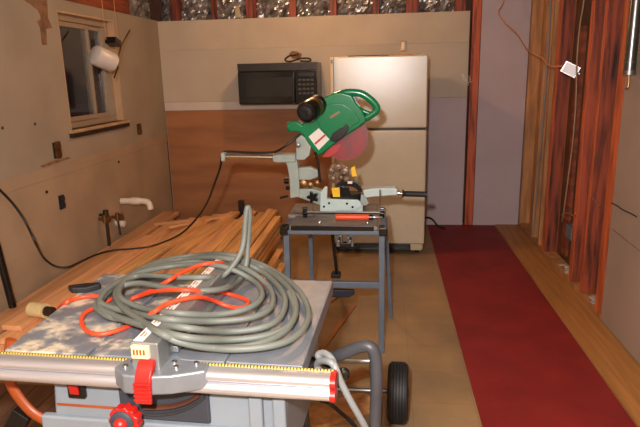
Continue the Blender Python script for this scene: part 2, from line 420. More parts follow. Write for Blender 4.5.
obj('apron', box(XL-.001, XL+.03, WY0-.035, WY1+.045, WZ0-.046, WZ0-.012), SILLD, sl, .003)

# smears left on the wall by old cabinets
bm = BM()
def blotch(bm, pts, t=.003):
    P = [ax(x, y, XL) for x, y in pts]; prism(bm, [Vector((XL-.001, p.y, p.z)) for p in P], (t, 0, 0))
blotch(bm, [(24, 0), (47, 0), (48, 18), (52, 28), (46, 29), (47, 45), (42, 45), (40, 28), (37, 22), (41, 18), (38, 10)])
o = obj('adhesive_patch', bm, SMEAR, smooth=False); tag(o, 'brown torn patch high on the left wall, left of the window', 'wall patch')
bm = BM()
blotch(bm, [(40, 166), (52, 161), (68, 157), (71, 158), (60, 162), (43, 167.5)]); 
o = obj('adhesive_patch', bm, SMEAR, smooth=False); tag(o, 'brown scraped smear along the left wall seam below the larger outlet box', 'wall patch')
bm = BM()
for x, y in ((2.5, 128), (35, 124), (119, 162), (47, 192)):
    p_ = ax(x, y, XL); cyl(bm, (XL-.004, p_.y, p_.z), (XL+.002, p_.y, p_.z), .011, n=10)
o = obj('wall_hole', bm, SILLD); tag(o, 'small dark screw holes scattered on the left wall', 'holes', kind='stuff')

# outlet boxes
def outlet(x, y, w, h, lb, m=BRASS):
    p_ = ax(x, y, XL); t = thing('outlet_box', lb, 'outlet', (XL, p_.y, p_.z-h/2))
    bm = BM(); bx(bm, XL-.04, XL+.004, p_.y-w/2, p_.y+w/2, p_.z-h/2, p_.z+h/2); obj('box', bm, BLACKR, t)
    bm = BM(); 
    for k in (-1, 1): cyl(bm, (XL+.002, p_.y, p_.z+k*h*.24), (XL+.016, p_.y, p_.z+k*h*.24), w*.36, n=12)
    bx(bm, XL+.003, XL+.010, p_.y-w*.3, p_.y+w*.3, p_.z-h*.47, p_.z+h*.47)
    obj('receptacle', bm, m, t)
outlet(57, 150, .10, .115, 'uncovered outlet box on the left wall below the window\'s near edge')
outlet(139, 129, .085, .10, 'uncovered outlet box on the left wall between window and corner')
outlet(62, 202, .06, .10, 'narrow dark switch box low on the left wall', GREYBTN)

# plumbing
t = thing('drain_pipe', 'white plastic drain elbow sticking out of the left wall', 'pipe', ax(121, 201, XL))
p0 = ax(121, 201, XL); bm = BM()
e = [p0, p0+Vector((.16, 0, .0)), p0+Vector((.235, 0, -.005)), p0+Vector((.262, 0, -.03)), p0+Vector((.27, 0, -.075))]
tube(bm, e, .027, 14, 4); obj('elbow', bm, PVC, t)
bm = BM(); cyl(bm, p0+Vector((.1, 0, 0)), p0+Vector((.17, 0, 0)), .033, n=16); obj('coupling', bm, PVC, t)
bm = BM(); cyl(bm, p0+Vector((-.02, 0, 0)), p0+Vector((.1, 0, 0)), .025, n=14); q = obj('stub', bm, BRASS, t); q['label'] = 'darker stub at the wall'
def valve(x, y, lb, drop):
    p_ = ax(x, y, XL); t = thing('shutoff_valve', lb, 'valve', p_)
    bm = BM(); cyl(bm, p_, p_+Vector((.07, 0, 0)), .013, n=10); cyl(bm, p_+Vector((.05, 0, -.03)), p_+Vector((.05, 0, .035)), .02, n=12); obj('valve_body', bm, BRASS, t)
    bm = BM(); lathe(bm, p_+Vector((.07, 0, 0)), (1, 0, 0), [(.012, 0), (.03, .008), (.032, .018), (.012, .026)], 10); obj('handle', bm, BRASS, t)
    if drop:
        bm = BM(); tube(bm, [p_+Vector((.05, 0, -.03)), p_+Vector((.055, 0, -drop*.6)), p_+Vector((.06, .0, -drop))], .009, 8, 4); obj('supply_tube', bm, SILLD, t)
valve(99, 219, 'small brass shut-off valve on the left wall, nearer the camera', 0)
valve(112, 217, 'brass shut-off valve with a short hanging tube, below the white drain elbow', .16)
p_ = ax(106, 216, XL+.05); bm = BM(); tube(bm, [(p_.x, p_.y, p_.z+.02), (p_.x, p_.y, .02)], .014, 10); cyl(bm, (p_.x, p_.y, p_.z), (p_.x, p_.y, p_.z+.05), .022, n=12)
cyl(bm, (XL-.01, p_.y, p_.z+.01), (p_.x, p_.y, p_.z+.01), .012, n=10)
o = obj('water_pipe', bm, SILLD); tag(o, 'dark vertical water pipe between the two brass valves', 'pipe')
p_ = ax(119, 222, XL+.02); bm = BM(); cyl(bm, (XL-.02, p_.y, p_.z), (XL+.07, p_.y, p_.z-.02), .03, n=14); o = obj('pipe_stub', bm, PVC)
tag(o, 'short cream pipe stub beside the valves on the left wall', 'pipe')

# hanging lamp by the window
X = -2.16
vd = (ax(104, 59, X)-EYE).normalized()
c0, c1 = ax(93, 54, X)+vd*.11, ax(112.5, 62.5, X)-vd*.06
t = thing('hanging_lamp', 'white cylindrical lamp hanging by wires in front of the window', 'lamp', (c0+c1)/2)
bm = BM(); d = (c1-c0).normalized(); L_ = (c1-c0).length
lathe(bm, c0, d, [(.055, 0), (.073, .012), (.078, .03), (.078, L_-.02), (.074, L_), (.066, L_), (.06, L_-.02)], 28); obj('lamp_shade', bm, LAMPW, t)
bm = BM(); bx(bm, -.045, .045, -.05, .05, 0, .05, Matrix.Translation(ax(113, 45, X)) @ Matrix.Rotation(-.3, 4, 'X')); 
br0 = ax(113, 45, X)
obj('bracket', bm, BLACK, t, .004)
bm = BM(); tube(bm, [ax(118, 62, X), ax(121, 46, X), ax(130, 30, X)], .008, 8, flat=.6); a_ = obj('arm', bm, BRASS, t); a_['label'] = 'tan angled arm'
bm = BM(); tube(bm, [ax(117, 60, X), ax(118, 68, X), ax(114, 78, X)], .005, 6); obj('clip', bm, BLACK, t)
bm = BM()
for q in ((106, 40), (118, 42)):
    a_ = ax(q[0], q[1], X); tube(bm, [a_, (a_.x, a_.y, ZC)], .0025, 6)
obj('wire', bm, CORDT, t)

# ------------------------------------------------------------ microwave
MY, MB = 5.6, Y0-.001
mx0, mx1, mz0, mz1 = -1.432, -.652, 1.316, 1.708
t = thing('microwave', 'black over-range microwave hung on the back wall left of refrigerator', 'microwave', ((mx0+mx1)/2, 5.8, mz0))
obj('body', box(mx0, mx1, MY+.03, MB, mz0, mz1), BLACK, t, .006)
zv = mz1-.085; xc = mx1-.215
bm = BM(); bx(bm, mx0, mx1, MY+.006, MY+.03, zv+.014, mz1)
for k in range(5): bx(bm, mx0+.02, mx1-.02, MY+.002, MY+.008, zv+.022+k*.012, zv+.028+k*.012)
g_ = obj('vent_grille', bm, VENT, t, .002); g_['label'] = 'dull brown-black vent strip'
dr = obj('door', box(mx0, xc-.004, MY, MY+.03, mz0+.004, zv+.008), BLACKG, t, .008)
bm = BM(); bx(bm, mx0+.075, xc-.035, MY-.003, MY+.002, mz0+.07, zv-.05); wd = obj('window', bm, mat('tinted_oven_window', (27, 26, 26), .2, var=.1), dr, .004); wd['label'] = 'greyer tinted window'
bm = BM(); bx(bm, xc-.03, xc-.012, MY-.02, MY-.004, mz0+.03, zv-.02); bx(bm, xc-.028, xc-.014, MY-.006, MY+.002, mz0+.04, mz0+.06); bx(bm, xc-.028, xc-.014, MY-.006, MY+.002, zv-.05, zv-.03); obj('handle', bm, BLACK, dr, .004)
cp = obj('control_panel', box(xc, mx1, MY, MY+.03, mz0+.004, zv+.008), BLACKG, t, .006)
obj('display', box(xc+.03, mx1-.03, MY-.002, MY+.001, zv-.045, zv-.012), BLACK, cp)
for r_ in range(4):
    for c_ in range(4):
        x = xc+.03+c_*.04; z = zv-.075-r_*.042
        obj('button', box(x, x+.03, MY-.003, MY+.001, z-.016, z+.004), GREYBTN, cp, .001)
bm = BM()
Yc = 5.82
pts = [ay(296, 55, Yc), ay(289, 56, Yc), ay(285, 60, Yc), ay(290, 61.5, Yc), ay(300, 58.5, Yc), ay(309, 58.5, Yc), ay(310, 61, Yc), ay(300, 61, Yc)]
for q in pts: q.z = max(q.z, mz1+.011)
pts = [Vector((pts[0].x, Y0-.02, mz1+.09))]+pts
tube(bm, pts, .008, 8, 5)
o = obj('appliance_cord', bm, CORDB); tag(o, 'dark cord coiled on top of the microwave', 'cord')

# ------------------------------------------------------------ refrigerator
FY, fx0, fx1, fz = 4.95, -.466, .351, 1.731
t = thing('refrigerator', 'tall cream top-freezer refrigerator against the back wall', 'refrigerator', ((fx0+fx1)/2, 5.3, 0))
obj('body', box(fx0+.005, fx1-.005, FY+.07, 5.72, .03, fz-.012), CREAMT, t, .01)
zg = 1.122
fd = obj('freezer_door', box(fx0, fx1, FY, FY+.062, zg+.010, fz), CREAMF, t, .012, seg=3)
dd = obj('door', box(fx0, fx1, FY, FY+.062, .10, zg-.008), CREAMF, t, .012, seg=3)
bm = BM(); bx(bm, fx0+.002, fx0+.034, FY-.022, FY+.004, zg+.06, fz-.002); h1 = obj('handle', bm, CREAMT, fd, .008)
bm = BM()
for z in (fz-.03, fz-.045, zg+.12):
    bm = BM(); cyl(bm, (fx0+.018, FY-.026, z), (fx0+.018, FY-.018, z), .006, n=10); obj('screw', bm, BLACK, fd)
bm = BM(); bx(bm, fx0+.002, fx0+.034, FY-.022, FY+.004, .5, zg-.03); obj('handle', bm, CREAMT, dd, .008)
bm = BM(); bx(bm, fx0+.01, fx1-.01, FY+.012, FY+.06, zg-.008, zg+.010); obj('door_gasket', bm, GREYBTN, t)
bm = BM(); bx(bm, fx1-.16, fx1-.01, FY+.004, FY+.02, zg-.005, zg+.007); obj('hinge', bm, BLACK, t)
bm = BM(); bx(bm, fx0+.02, fx1-.12, FY+.03, FY+.07, .03, .095)
for k in range(4): bx(bm, fx0+.03, fx1-.13, FY+.025, FY+.032, .036+k*.015, .043+k*.015)
obj('base_grille', bm, BLACK, t)
bm = BM(); bx(bm, fx1-.12, fx1-.02, FY+.02, FY+.07, .035, .095); g_ = obj('grille_end', bm, CREAMT, t, .004)
for x in (fx0+.06, fx1-.06):
    for y in (FY+.1, 5.66):
        bm = BM(); cyl(bm, (x, y, 0), (x, y, .035), .022, n=12); obj('foot', bm, BLACK, t)
bm = BM(); bx(bm, fx1-.12, fx1-.02, FY+.01, FY+.10, fz-.012, fz+.004); obj('hinge_cover', bm, CREAMT, t, .003)
# on top of it
bm = BM(); bx(bm, -.33, .20, 5.18, 5.34, fz-.010, fz+.014)
o = obj('flat_board', bm, SILLD, bevel=.002); tag(o, 'flat dark board lying along the top of the refrigerator', 'board')
bm = BM(); bx(bm, .03, .30, 5.12, 5.165, fz-.008, fz+.014, )
o = obj('wood_offcut', bm, PALEWOOD, bevel=.002); tag(o, 'pale thin wood offcut lying on top of the refrigerator', 'offcut')
p_ = ay(403, 46, Y0); t = thing('wall_outlet', 'small outlet on the back wall just above the refrigerator', 'outlet', p_)
obj('box', box(p_.x-.03, p_.x+.03, Y0-.012, Y0+.004, p_.z-.05, p_.z+.05), BRASS, t, .004)
bm = BM(); bx(bm, p_.x-.016, p_.x+.014, Y0-.022, Y0-.011, p_.z-.038, p_.z+.038); obj('receptacle', bm, WHITE, t, .004)
bm = BM(); p_ = ay(296, 56, Y0)
P = [ay(x, y, Y0) for x, y in ((289, 54), (292, 51), (297, 51.5), (302, 54), (301, 58), (293, 59))]
prism(bm, [Vector((q.x, Y0+.001, q.z)) for q in P], (0, -.004, 0)); o = obj('wall_stain', bm, SMEAR, smooth=False); tag(o, 'small brown torn spot on the wall above the microwave', 'wall patch')
bm = BM(); tube(bm, [Vector((.33, 5.70, .14)), ay(428, 217.5, 5.76), ay(433, 220, 5.8), ay(438, 226, 5.84), az(445, 229, .012)+Vector((0, .02, 0))], .009, 8, 5)
o = obj('power_cord', bm, CORDB); tag(o, 'black power cord trailing onto the floor from behind the refrigerator', 'cord')

# ------------------------------------------------------------ red runner
bm = BM(); bx(bm, .452, 1.148, YF+.2, YB-.01, 0.0, .004); o = obj('floor_runner', bm, RED, bevel=.0015)
tag(o, 'long dark red runner along the floor beside the plank strip', 'runner')

# ------------------------------------------------------------ right wall hardware
X = XR-.02
p_ = ax(570.5, 69.5, X); t = thing('electrical_box', 'shiny metal electrical box dangling in front of the red studs', 'electrical box', p_)
Mx = Matrix.Translation(p_) @ Matrix.Rotation(-.28, 4, 'Z') @ Matrix.Rotation(math.radians(28), 4, 'Y') @ Matrix.Scale(1.3, 4)
bm = BM(); bx(bm, -.046, .046, -.015, .025, -.034, .034, Mx); obj('box', bm, GALV, t, .005)
bm = BM(); bx(bm, -.04, .04, -.021, -.0155, -.029, .029, Mx); k_ = obj('face', bm, mat('flash_glare_face', (246, 246, 250), .4, var=.02), t, .003); k_['label'] = 'white face coloured as flash glare'  # flash glare on the metal box, put into a white face colour
bm = BM(); lathe(bm, Mx @ Vector((.046, 0, 0)), Mx.to_3x3() @ Vector((1, 0, 0)), [(.012, 0), (.02, .004), (.02, .014), (.012, .02)], 10); obj('connector', bm, GALV, t)
bm = BM()
q = [ay(505, 0, 5.9)+Vector((0, 0, .14)), ay(503.5, 2, 5.86), ay(498.5, 12, 5.8), ay(505, 23, 5.7), ay(517, 34, 5.5), ay(527, 49, 5.25), ay(541, 57, 4.95), ay(550, 66, 4.7), Mx @ Vector((-.046, 0, 0))]
for i_ in q[:-1]: i_.x = min(i_.x, XR-.02)
q[0].z = ZC+.01
tube(bm, q, .0055, 8, 6); o = obj('electrical_cable', bm, CORDT); tag(o, 'tan cable running down from the ceiling to the dangling metal box', 'cable')
bm = BM(); q = [ax(x, y, XR-.006) for x, y in ((584, 0), (580, 25), (577, 60), (576, 100), (573, 140), (568, 180), (563.5, 214))]
q = [Vector((q[0].x, q[0].y, ZC))]+q+[ax(562, 222, XR+.02)]
tube(bm, q, .006, 8, 5); o = obj('electrical_cable', bm, CORDW); tag(o, 'pale cable hanging down the red studs to the low grey box', 'cable')
bm = BM(); q = [ax(x, y, XR-.007) for x, y in ((551, 0), (549, 40), (544, 110), (538, 180), (535, 214), (533, 235))]
q = [Vector((q[0].x, q[0].y, ZC))]+q
tube(bm, q, .006, 8, 4); o = obj('electrical_cable', bm, CORDG); tag(o, 'grey cable running down between the pale studs', 'cable')
p_ = ax(564, 228, XR+.0); t = thing('junction_box', 'blue-grey electrical box low on the red stud of the right wall', 'electrical box', p_-Vector((0, 0, .055)))
bm = BM(); bx(bm, p_.x-.004, p_.x+.07, 4.289, 4.37+.05, p_.z-.05, p_.z+.05); obj('box', bm, BLUEBOX, t, .003)
bm = BM(); 
for k in (-1, 1): cyl(bm, (p_.x-.007, 4.35, p_.z+k*.035), (p_.x+.0, 4.35, p_.z+k*.035), .006, n=8)
obj('screw', bm, STEELD, t)
bm = BM(); tube(bm, [ax(562, 215, XR-.005), ax(567, 213, XR-.005), ax(574, 216, XR-.008), ax(576, 214, XR-.008)], .005, 8, 4); o = obj('cable_end', bm, CORDW)
tag(o, 'short loose pale wire end above the low grey box', 'cable')
X = XR-.045
a, b_ = ax(635.5, 12, X), ax(628.5, 74, X); t = thing('metal_tube', 'shiny ribbed metal tube hanging by the right drywall', 'tube', (a.x, a.y, b_.z))
top = Vector((a.x, a.y+.01, ZC)); bot = Vector((b_.x, a.y, b_.z))
bm = BM(); d = bot-top; n_ = 60; prof = [(.030+(.0022 if k % 2 else 0), d.length*k/n_) for k in range(n_+1)]; lathe(bm, top, d, prof, 20); obj('sleeve', bm, mat('grey_flexible_metal', (120, 122, 122), .28, 1., var=.1), t)
bm = BM(); lathe(bm, bot-Vector((0, 0, .0)), (0, 0, 1), [(.034, -.004), (.034, .02), (.031, .022)], 20); lathe(bm, bot+Vector((0, 0, .06)), (0, 0, 1), [(.034, 0), (.034, .008)], 20); obj('collar', bm, STEELD, t)
bm = BM(); tube(bm, [bot, bot-Vector((-.003, 0, .05)), bot-Vector((.0, 0, .075)), bot-Vector((.012, 0, .08))], .005, 8, 3); obj('hook', bm, BRASS, t)
bm = BM(); q = [ax(x, y, XR+.0005) for x, y in ((611.5, 203), (617, 205.5), (623, 210), (630, 213), (637, 217))]; tube(bm, q, .0045, 6, 3)
o = obj('drywall_crack', bm, SILLD); tag(o, 'thin dark crack running across the right drywall', 'crack')
bm = BM(); q = [ax(x, y, XR-.0005) for x, y in ((612, 229), (640, 251), (660, 268))]; tube(bm, q, .003, 6); o = obj('drywall_seam', bm, SMEAR); tag(o, 'sloping taped seam low on the right drywall', 'seam')
bm = BM(); tube(bm, [ax(593, 198, XR-.0), ax(597, 203, XR-.03), ax(599, 206, XR-.04)], .004, 6); o = obj('bent_nail', bm, STEEL); tag(o, 'bent nail sticking out of the orange-red stud', 'nail')

# dark pole at the left
a, b_ = ax(-1, 262, -2.25), ax(7, 312, -2.25)
bm = BM(); tube(bm, [Vector((-2.325, 3.02, .95)), Vector((-2.262, 3.03, .2505))], .022, 14); o = obj('iron_pole', bm, BLACK)
tag(o, 'black pole leaning against the left wall at the picture edge', 'pole')

# ------------------------------------------------------------ lumber
def board(name, x, y0, y1, w_, z, h, rz, m, lb, grp, bev=.003):
    c = Vector((x, (y0+y1)/2, z)); bm = BM(); bx(bm, -w_/2, w_/2, (y0-y1)/2, (y1-y0)/2, 0, h)
    me_o = obj(name, bm, m, None, bev); me_o.location = c; me_o.rotation_euler = (0, 0, rz); W[me_o] = Matrix.Translation(c)
    tag(me_o, lb, 'board', grp); return me_o
G1 = 'wide planks along the left wall'
# lower layers
for lay in range(5):
    for k in range(5):
        board('lumber_plank', -2.24+k*.188+random.uniform(-.004, .004)-.0*lay, 2.62+random.uniform(0, .12), 5.45+random.uniform(-.2, .2), .18, lay*.0385+.0002, .038, 0, LUMBERW,
              'wide brown plank in the lower layers of the pile along the left wall', 'planks in the lower layers of the left pile')
zt = 5*.0385+.001
lp = [(-2.23, 2.60, 5.6, .17, 'wide brown plank on top of the pile, closest to the left wall'), (-2.03, 2.66, 5.2, .15, 'wide brown plank on top of the pile, second from the left wall'),
      (-1.85, 2.58, 5.35, .16, 'wide brown plank on top of the pile, third from the left wall'), (-1.665, 2.7, 5.5, .15, 'wide brown plank on top of the pile, fourth from the left wall'),
      (-1.495, 2.64, 5.3, .13, 'wide brown plank on top of the left pile, next to the narrow strips')]
for i_, (x, y0, y1, w_, lb) in enumerate(lp): board('lumber_plank', x, y0, y1, w_, zt, .037, random.uniform(-.01, .01), LUMBERW, lb, G1)
z2 = zt+.038
board('lumber_plank', -2.055, 2.75, 4.6, .12, z2, .03, -.03, LUMBERW, 'upper wide plank slightly askew near the left wall', G1)
board('lumber_plank', -1.80, 3.3, 5.3, .11, z2, .03, -.08, LUMBER, 'orange-brown board lying diagonally across the pile, farthest left', G1)
board('lumber_plank', -1.60, 3.2, 5.5, .10, z2, .03, -.08, LUMBER, 'orange-brown board lying diagonally across the pile, middle one', G1)
board('lumber_plank', -1.74, 4.75, 5.4, .07, z2+.0305, .022, -.75, LUMBERW, 'short plank offcut angled across the far end of the pile', G1)
board('lumber_plank', -2.03, 4.95, 5.3, .05, z2+.0, .02, -1.1, LUMBERW, 'thin stick lying crosswise near the far end of the pile', G1)
SHADEW = mat('shade_dark_plank', (104, 72, 52), .65, var=.25, scale=9, stretch=(3, .3, 3), bump=.1, bscale=30, rnd=.2)  # shade under the saw rail put into a darker wood colour
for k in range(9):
    board('floor_plank', -2.26+k*.125, 1.55+random.uniform(0, .1), 2.54, .12, .0005, .03, 0, SHADEW, 'shade-darkened plank on the floor at the lower left, below the saw rail', 'dark planks on the floor under the saw')
# narrow strips: one, then copies
proto = None; G2 = 'narrow strips stacked behind the table saw'
def strip(x, y0, z, rz, ln, first=[None]):
    global proto
    if proto is None:
        bm = BM(); bx(bm, -.029, .029, -1.1, 1.1, 0, .0185); pass
        proto = obj('floorboard_strip', bm, LUMBER, None, .0045); o = proto
        o['category'] = 'board'
    else:
        o = proto.copy(); COL.objects.link(o)
    o.location = (x, y0+1.1*ln, z); o.rotation_euler = (0, 0, rz); o.scale = (1, ln, 1)
    o['label'] = 'narrow orange-brown wood strip in the layered stack behind the table saw'; o['group'] = G2
    return o
NL = 14
for lay in range(NL):
    z = lay*.0187+.0003
    n_ = 6
    for k in range(n_):
        if lay < NL-1 and 0 < k < n_-1 and lay > 0 and k != n_-2: continue      # hidden inside
        x = -1.36+k*.064
        o = strip(x+(random.uniform(-.02, .007) if k == 5 else random.uniform(-.002, .002)), 2.75+random.uniform(0, .3), z, random.uniform(-.002, .002), 1.12+random.uniform(-.03, .05))
# hidden inner strips are replaced by supporting blocks of the same strips on the lowest and upper layers
for k in range(4):
    o = strip(-1.36+.064*(0, 1, 3, 4)[k]+.008, 3.0+random.uniform(0, .3), NL*.0187+.0012, (-.006, .012, -.01, .008)[k], 1.05)
    o['label'] = ['loose strip on top of the stack, farthest from the bench', 'second loose strip on top of the stack', 'third loose strip on top of the stack', 'loose strip on top of the stack, closest to the bench'][k]
# lower steps to the right of the stack
for lay in range(3):
    o = strip(-.945+random.uniform(-.004, .004), 3.1+random.uniform(0, .25), lay*.0187+.0003, 0, .62+random.uniform(0, .12))
for lay in range(1):
    o = strip(-.868+random.uniform(-.004, .004), 3.25+random.uniform(0, .25), lay*.0187+.0003, 0, .52+random.uniform(0, .1))
o = strip(-.775, 3.4, .0003, .03, .42); o['label'] = 'single strip on the floor at the right foot of the stack'; 
# small dark block at the far end of the pile
bm = BM(); q_ = Vector((-1.50, 5.72, 0)); bx(bm, q_.x-.026, q_.x+.026, q_.y-.03, q_.y+.03, 0, .325); o = obj('dark_post', bm, SILLD, bevel=.004)
tag(o, 'small dark block standing behind the lumber by the plywood', 'block')

# ------------------------------------------------------------ work bench
BZ = .765; by0, by1, bx0, bx1 = 3.085, 3.66, -.568, -.010
t = thing('folding_workbench', 'blue-grey folding metal workbench carrying the green saw', 'workbench', (-.27, 3.3, 0))
obj('front_jaw', box(bx0+.03, bx1-.03, by0, by0+.25, BZ-.024, BZ), BENCHTOP, t, .003)
obj('rear_jaw', box(bx0-.02, bx1-.03, by0+.262, by1, BZ-.024, BZ), BENCHTOP, t, .003)
bm = BM(); bx(bm, bx0+.04, bx1-.05, by0-.008, by0+.004, BZ-.026, BZ+.002); e_ = obj('front_edge', bm, BLACK, t, .002)
bm = BM(); bx(bm, bx0, bx1, by0-.004, by0+.03, BZ-.05, BZ-.025); obj('front_rail', bm, BENCHG, t, .004)
for x in (bx0, bx1):
    bm = BM(); bx(bm, x-.022, x+.022, by0-.02, by0+.06, BZ-.052, BZ-.004); obj('corner_cap', bm, BLACK, t, .005)
    bm = BM(); bx(bm, x-.016, x+.016, by0+.06, by1-.02, BZ-.055, BZ-.026); obj('side_channel', bm, BENCHG, t, .003)
def leg(p0, p1, w_=.017, nm='leg', m=BENCHG):
    bm = BM(); p0, p1 = Vector(p0), Vector(p1); d = (p1-p0); u = Vector((1, 0, 0)); v = d.normalized().cross(u).normalized(); u = v.cross(d.normalized())
    vs = []
    for p in (p0, p1): vs.append([bm.verts.new(p+u*a*w_+v*b_*w_) for a, b_ in ((-1, -1), (1, -1), (1, 1), (-1, 1))])
    for k in range(4): bm.faces.new((vs[0][k], vs[0][(k+1) % 4], vs[1][(k+1) % 4], vs[1][k]))
    bm.faces.new(vs[0][::-1]); bm.faces.new(vs[1]); return obj(nm, bm, m, t, .004)
leg((bx0+.01, by0+.02, BZ-.05), (bx0+.01, by0+.0, .0)); leg((bx1-.006, by0+.02, BZ-.05), (bx1-.006, by0+.0, .0))
rr = ay(385, 243, 3.5); leg((rr.x, 3.5, BZ-.05), (.045, 3.575, .0), .013)
a = ay(311, 234, 3.56); leg((a.x, 3.52, BZ-.05), (a.x+.005, 3.56, 0), .014)
a = ay(330.5, 236, 3.55); b_ = az(337, 276, 0); l_ = leg((a.x, 3.56, BZ-.05), (b_.x, b_.y, .01), .012, 'brace', NAVY)
bm = BM(); bx(bm, b_.x-.045, b_.x+.03, b_.y-.06, b_.y+.03, 0, .035); obj('foot', bm, NAVY, t, .008)
a = ay(350, 283.5, by0+.02); obj('cross_bar', box(bx0+.02, bx1-.02, by0-.005, by0+.025, a.z-.02, a.z+.018), BENCHG, t, .004)
c1_ = ay(325, 288, by0+.02); c2_ = ay(354, 296, by0+.02)
bm = BM(); prism(bm, [(bx0+.03, by0-.01, c1_.z+.0), (c2_.x, by0-.01, c1_.z), (c2_.x+.004, by0-.01, c2_.z+.02), (c2_.x-.03, by0-.01, c2_.z), (bx0+.03, by0-.01, c2_.z)], (0, .03, 0)); obj('step_pad', bm, NAVY, t, .004)
# vise screws underneath
for x, y in ((340, 240), (351, 240)):
    a = ay(x, y, by0+.12); bm = BM(); cyl(bm, (a.x, by0+.02, a.z+.02), (a.x, by1-.1, a.z+.02), .009, n=10); bx(bm, a.x-.02, a.x+.015, by0+.1, by0+.14, a.z-.035, BZ-.05)
    obj('vise_screw', bm, STEELD, t, .002)
bm = BM(); a = ay(346, 243, by0+.06); bx(bm, a.x-.035, a.x+.03, by0+.04, by0+.075, a.z-.02, a.z+.005); obj('vise_bracket', bm, BLACK, t, .003)
a = ay(319, 221, 3.13); 
bm = BM(); lathe(bm, (a.x, 3.15, BZ), (0, 0, 1), [(.012, 0), (.012, .008), (.008, .014), (.003, .016)], 12); obj('bolt', bm, STEEL, t)
a = ay(367, 221, 3.07); bm = BM(); lathe(bm, (a.x, 3.15, BZ), (0, 0, 1), [(.010, 0), (.010, .006), (.006, .012), (.003, .014)], 12); obj('bolt', bm, STEEL, t)

# orange handled tool and clamp rod on the bench
YT = 3.225; zt_ = BZ+.021
a, b_ = ay(335, 217, YT), ay(369, 217.5, YT)
t = thing('orange_handled_tool', 'orange handled tool lying on the front of the workbench', 'tool', ((a.x+b_.x)/2, YT, BZ))
bm = BM(); lathe(bm, (a.x, YT, BZ+.0178), (1, 0, 0), [(.008, 0), (.016, .004), (.0175, .02), (.017, b_.x-a.x-.01), (.014, b_.x-a.x)], 16); obj('handle', bm, ORANGE, t)
bm = BM(); lathe(bm, (b_.x, YT, BZ+.0178), (1, 0, 0), [(.0155, 0), (.0155, .022), (.01, .026)], 14); obj('end_cap', bm, BLACK, t)
bm = BM(); lathe(bm, (b_.x+.024, YT, BZ+.0178), (1, 0, 0), [(.006, 0), (.006, .05), (.003, .055)], 10); obj('shaft', bm, STEEL, t)
YR = 3.272
a, b_ = ay(305, 213.5, YR), ay(381, 214, YR); zr = BZ+.036
t = thing('extension_rod', 'thin steel rod with black star knobs beside the saw base', 'rod', ((a.x+b_.x)/2, YR, BZ))
bm = BM(); cyl(bm, (a.x, YR, zr), (b_.x, YR, zr), .005, n=10); obj('rod', bm, STEELD, t)
def star(c, d, r, n=5, dep=.22):
    bm = BM(); c = Vector(c); d = Vector(d).normalized(); u, w_ = frame(d)
    P = []
    for k in range(n*8):
        an = 2*math.pi*k/(n*8); rr_ = r*(1-dep+dep*math.cos(n*an)); P.append(c+(u*math.cos(an)+w_*math.sin(an))*rr_)
    prism(bm, P, d*r*.7); return bm
obj('knob', star((a.x-.012, YR, zr), (1, 0, 0), .0355), BLACK, t, .003); obj('knob', star((b_.x-.005, YR, zr), (1, 0, 0), .0355), BLACK, t, .003)
for q in ((313, .05, a.x+.05), (382, .14, b_.x-.006)):
    bm = BM(); cyl(bm, (q[2], YR+.012, BZ), (q[2], YR+.012, BZ+q[1]+.03), .004, n=8); obj('upright', bm, STEELD, t)

# ------------------------------------------------------------ miter saw
Y3 = 3.45
t = thing('miter_saw', 'green sliding miter saw with pink-red blade on the workbench', 'saw', (-.3, Y3, BZ))
def P3(pts, y=Y3, off=0): return [Vector((ay(a, b_, y).x, y+off, ay(a, b_, y).z)) for a, b_ in pts]
zb = BZ+.004
# base table, fence plates
a = ay(320, 212, 3.37).x; b_ = ay(361, 212, 3.37).x
obj('base', box(a, b_+.01, 3.38, 3.60, zb, zb+.05), AQUA, t, .006)
bm = BM(); prism(bm, P3([(320, 212), (320.5, 192), (325, 186.5), (327.5, 187), (327, 199), (358, 200), (361, 203), (361, 207), (356, 210), (345, 211), (337, 210.5), (336, 212)], 3.36), (0, .02, 0))
sp = obj('side_fence', bm, AQUA, t, .003)
bm = BM()
for x, y in ((324, 206.5), (329, 203), (347, 203.5), (352.5, 207)):
    q = ay(x, y, 3.36); bm = BM(); cyl(bm, (q.x, 3.356, q.z), (q.x, 3.362, q.z), .007, n=10); obj('bolt', bm, BLACK, sp)
bm = BM(); lathe(bm, ((a+b_)/2+.03, Y3+.02, zb+.05), (0, 0, 1), [(.10, 0), (.10, .045), (.09, .055)], 32); obj('turntable', bm, BLACKR, t, .003)
bm = BM(); prism(bm, P3([(334, 188), (341, 186.5), (349, 187.5), (351, 197.5), (333, 197.5)], 3.385), (0, .02, 0)); q = obj('angle_plate', bm, BLACK, t, .002)
bm = BM(); prism(bm, P3([(331.5, 188), (339.5, 187.5), (340, 197), (333, 197)], 3.380), (0, .004, 0)); q = obj('warning_label', bm, YELLOW, t); q['label'] = 'yellow warning label'
# dark arc guard
bm = BM(); O = []; I = []
cc = ay(348, 192, Y3-.05)
for k in range(13):
    an = math.pi*k/12; O.append(cc+Vector((math.cos(an)*.085, 0, math.sin(an)*.068))); I.append(cc+Vector((math.cos(an)*.06, 0, math.sin(an)*.036)))
prism(bm, O+I[::-1], (0, .08, 0)); obj('arc_cover', bm, BLACK, t, .003)
bm = BM(); q = ay(350, 182.5, Y3-.055); bx(bm, q.x-.014, q.x+.014, q.y-.004, q.y+.002, q.z-.007, q.z+.008); obj('decal', bm, WHITE, t)
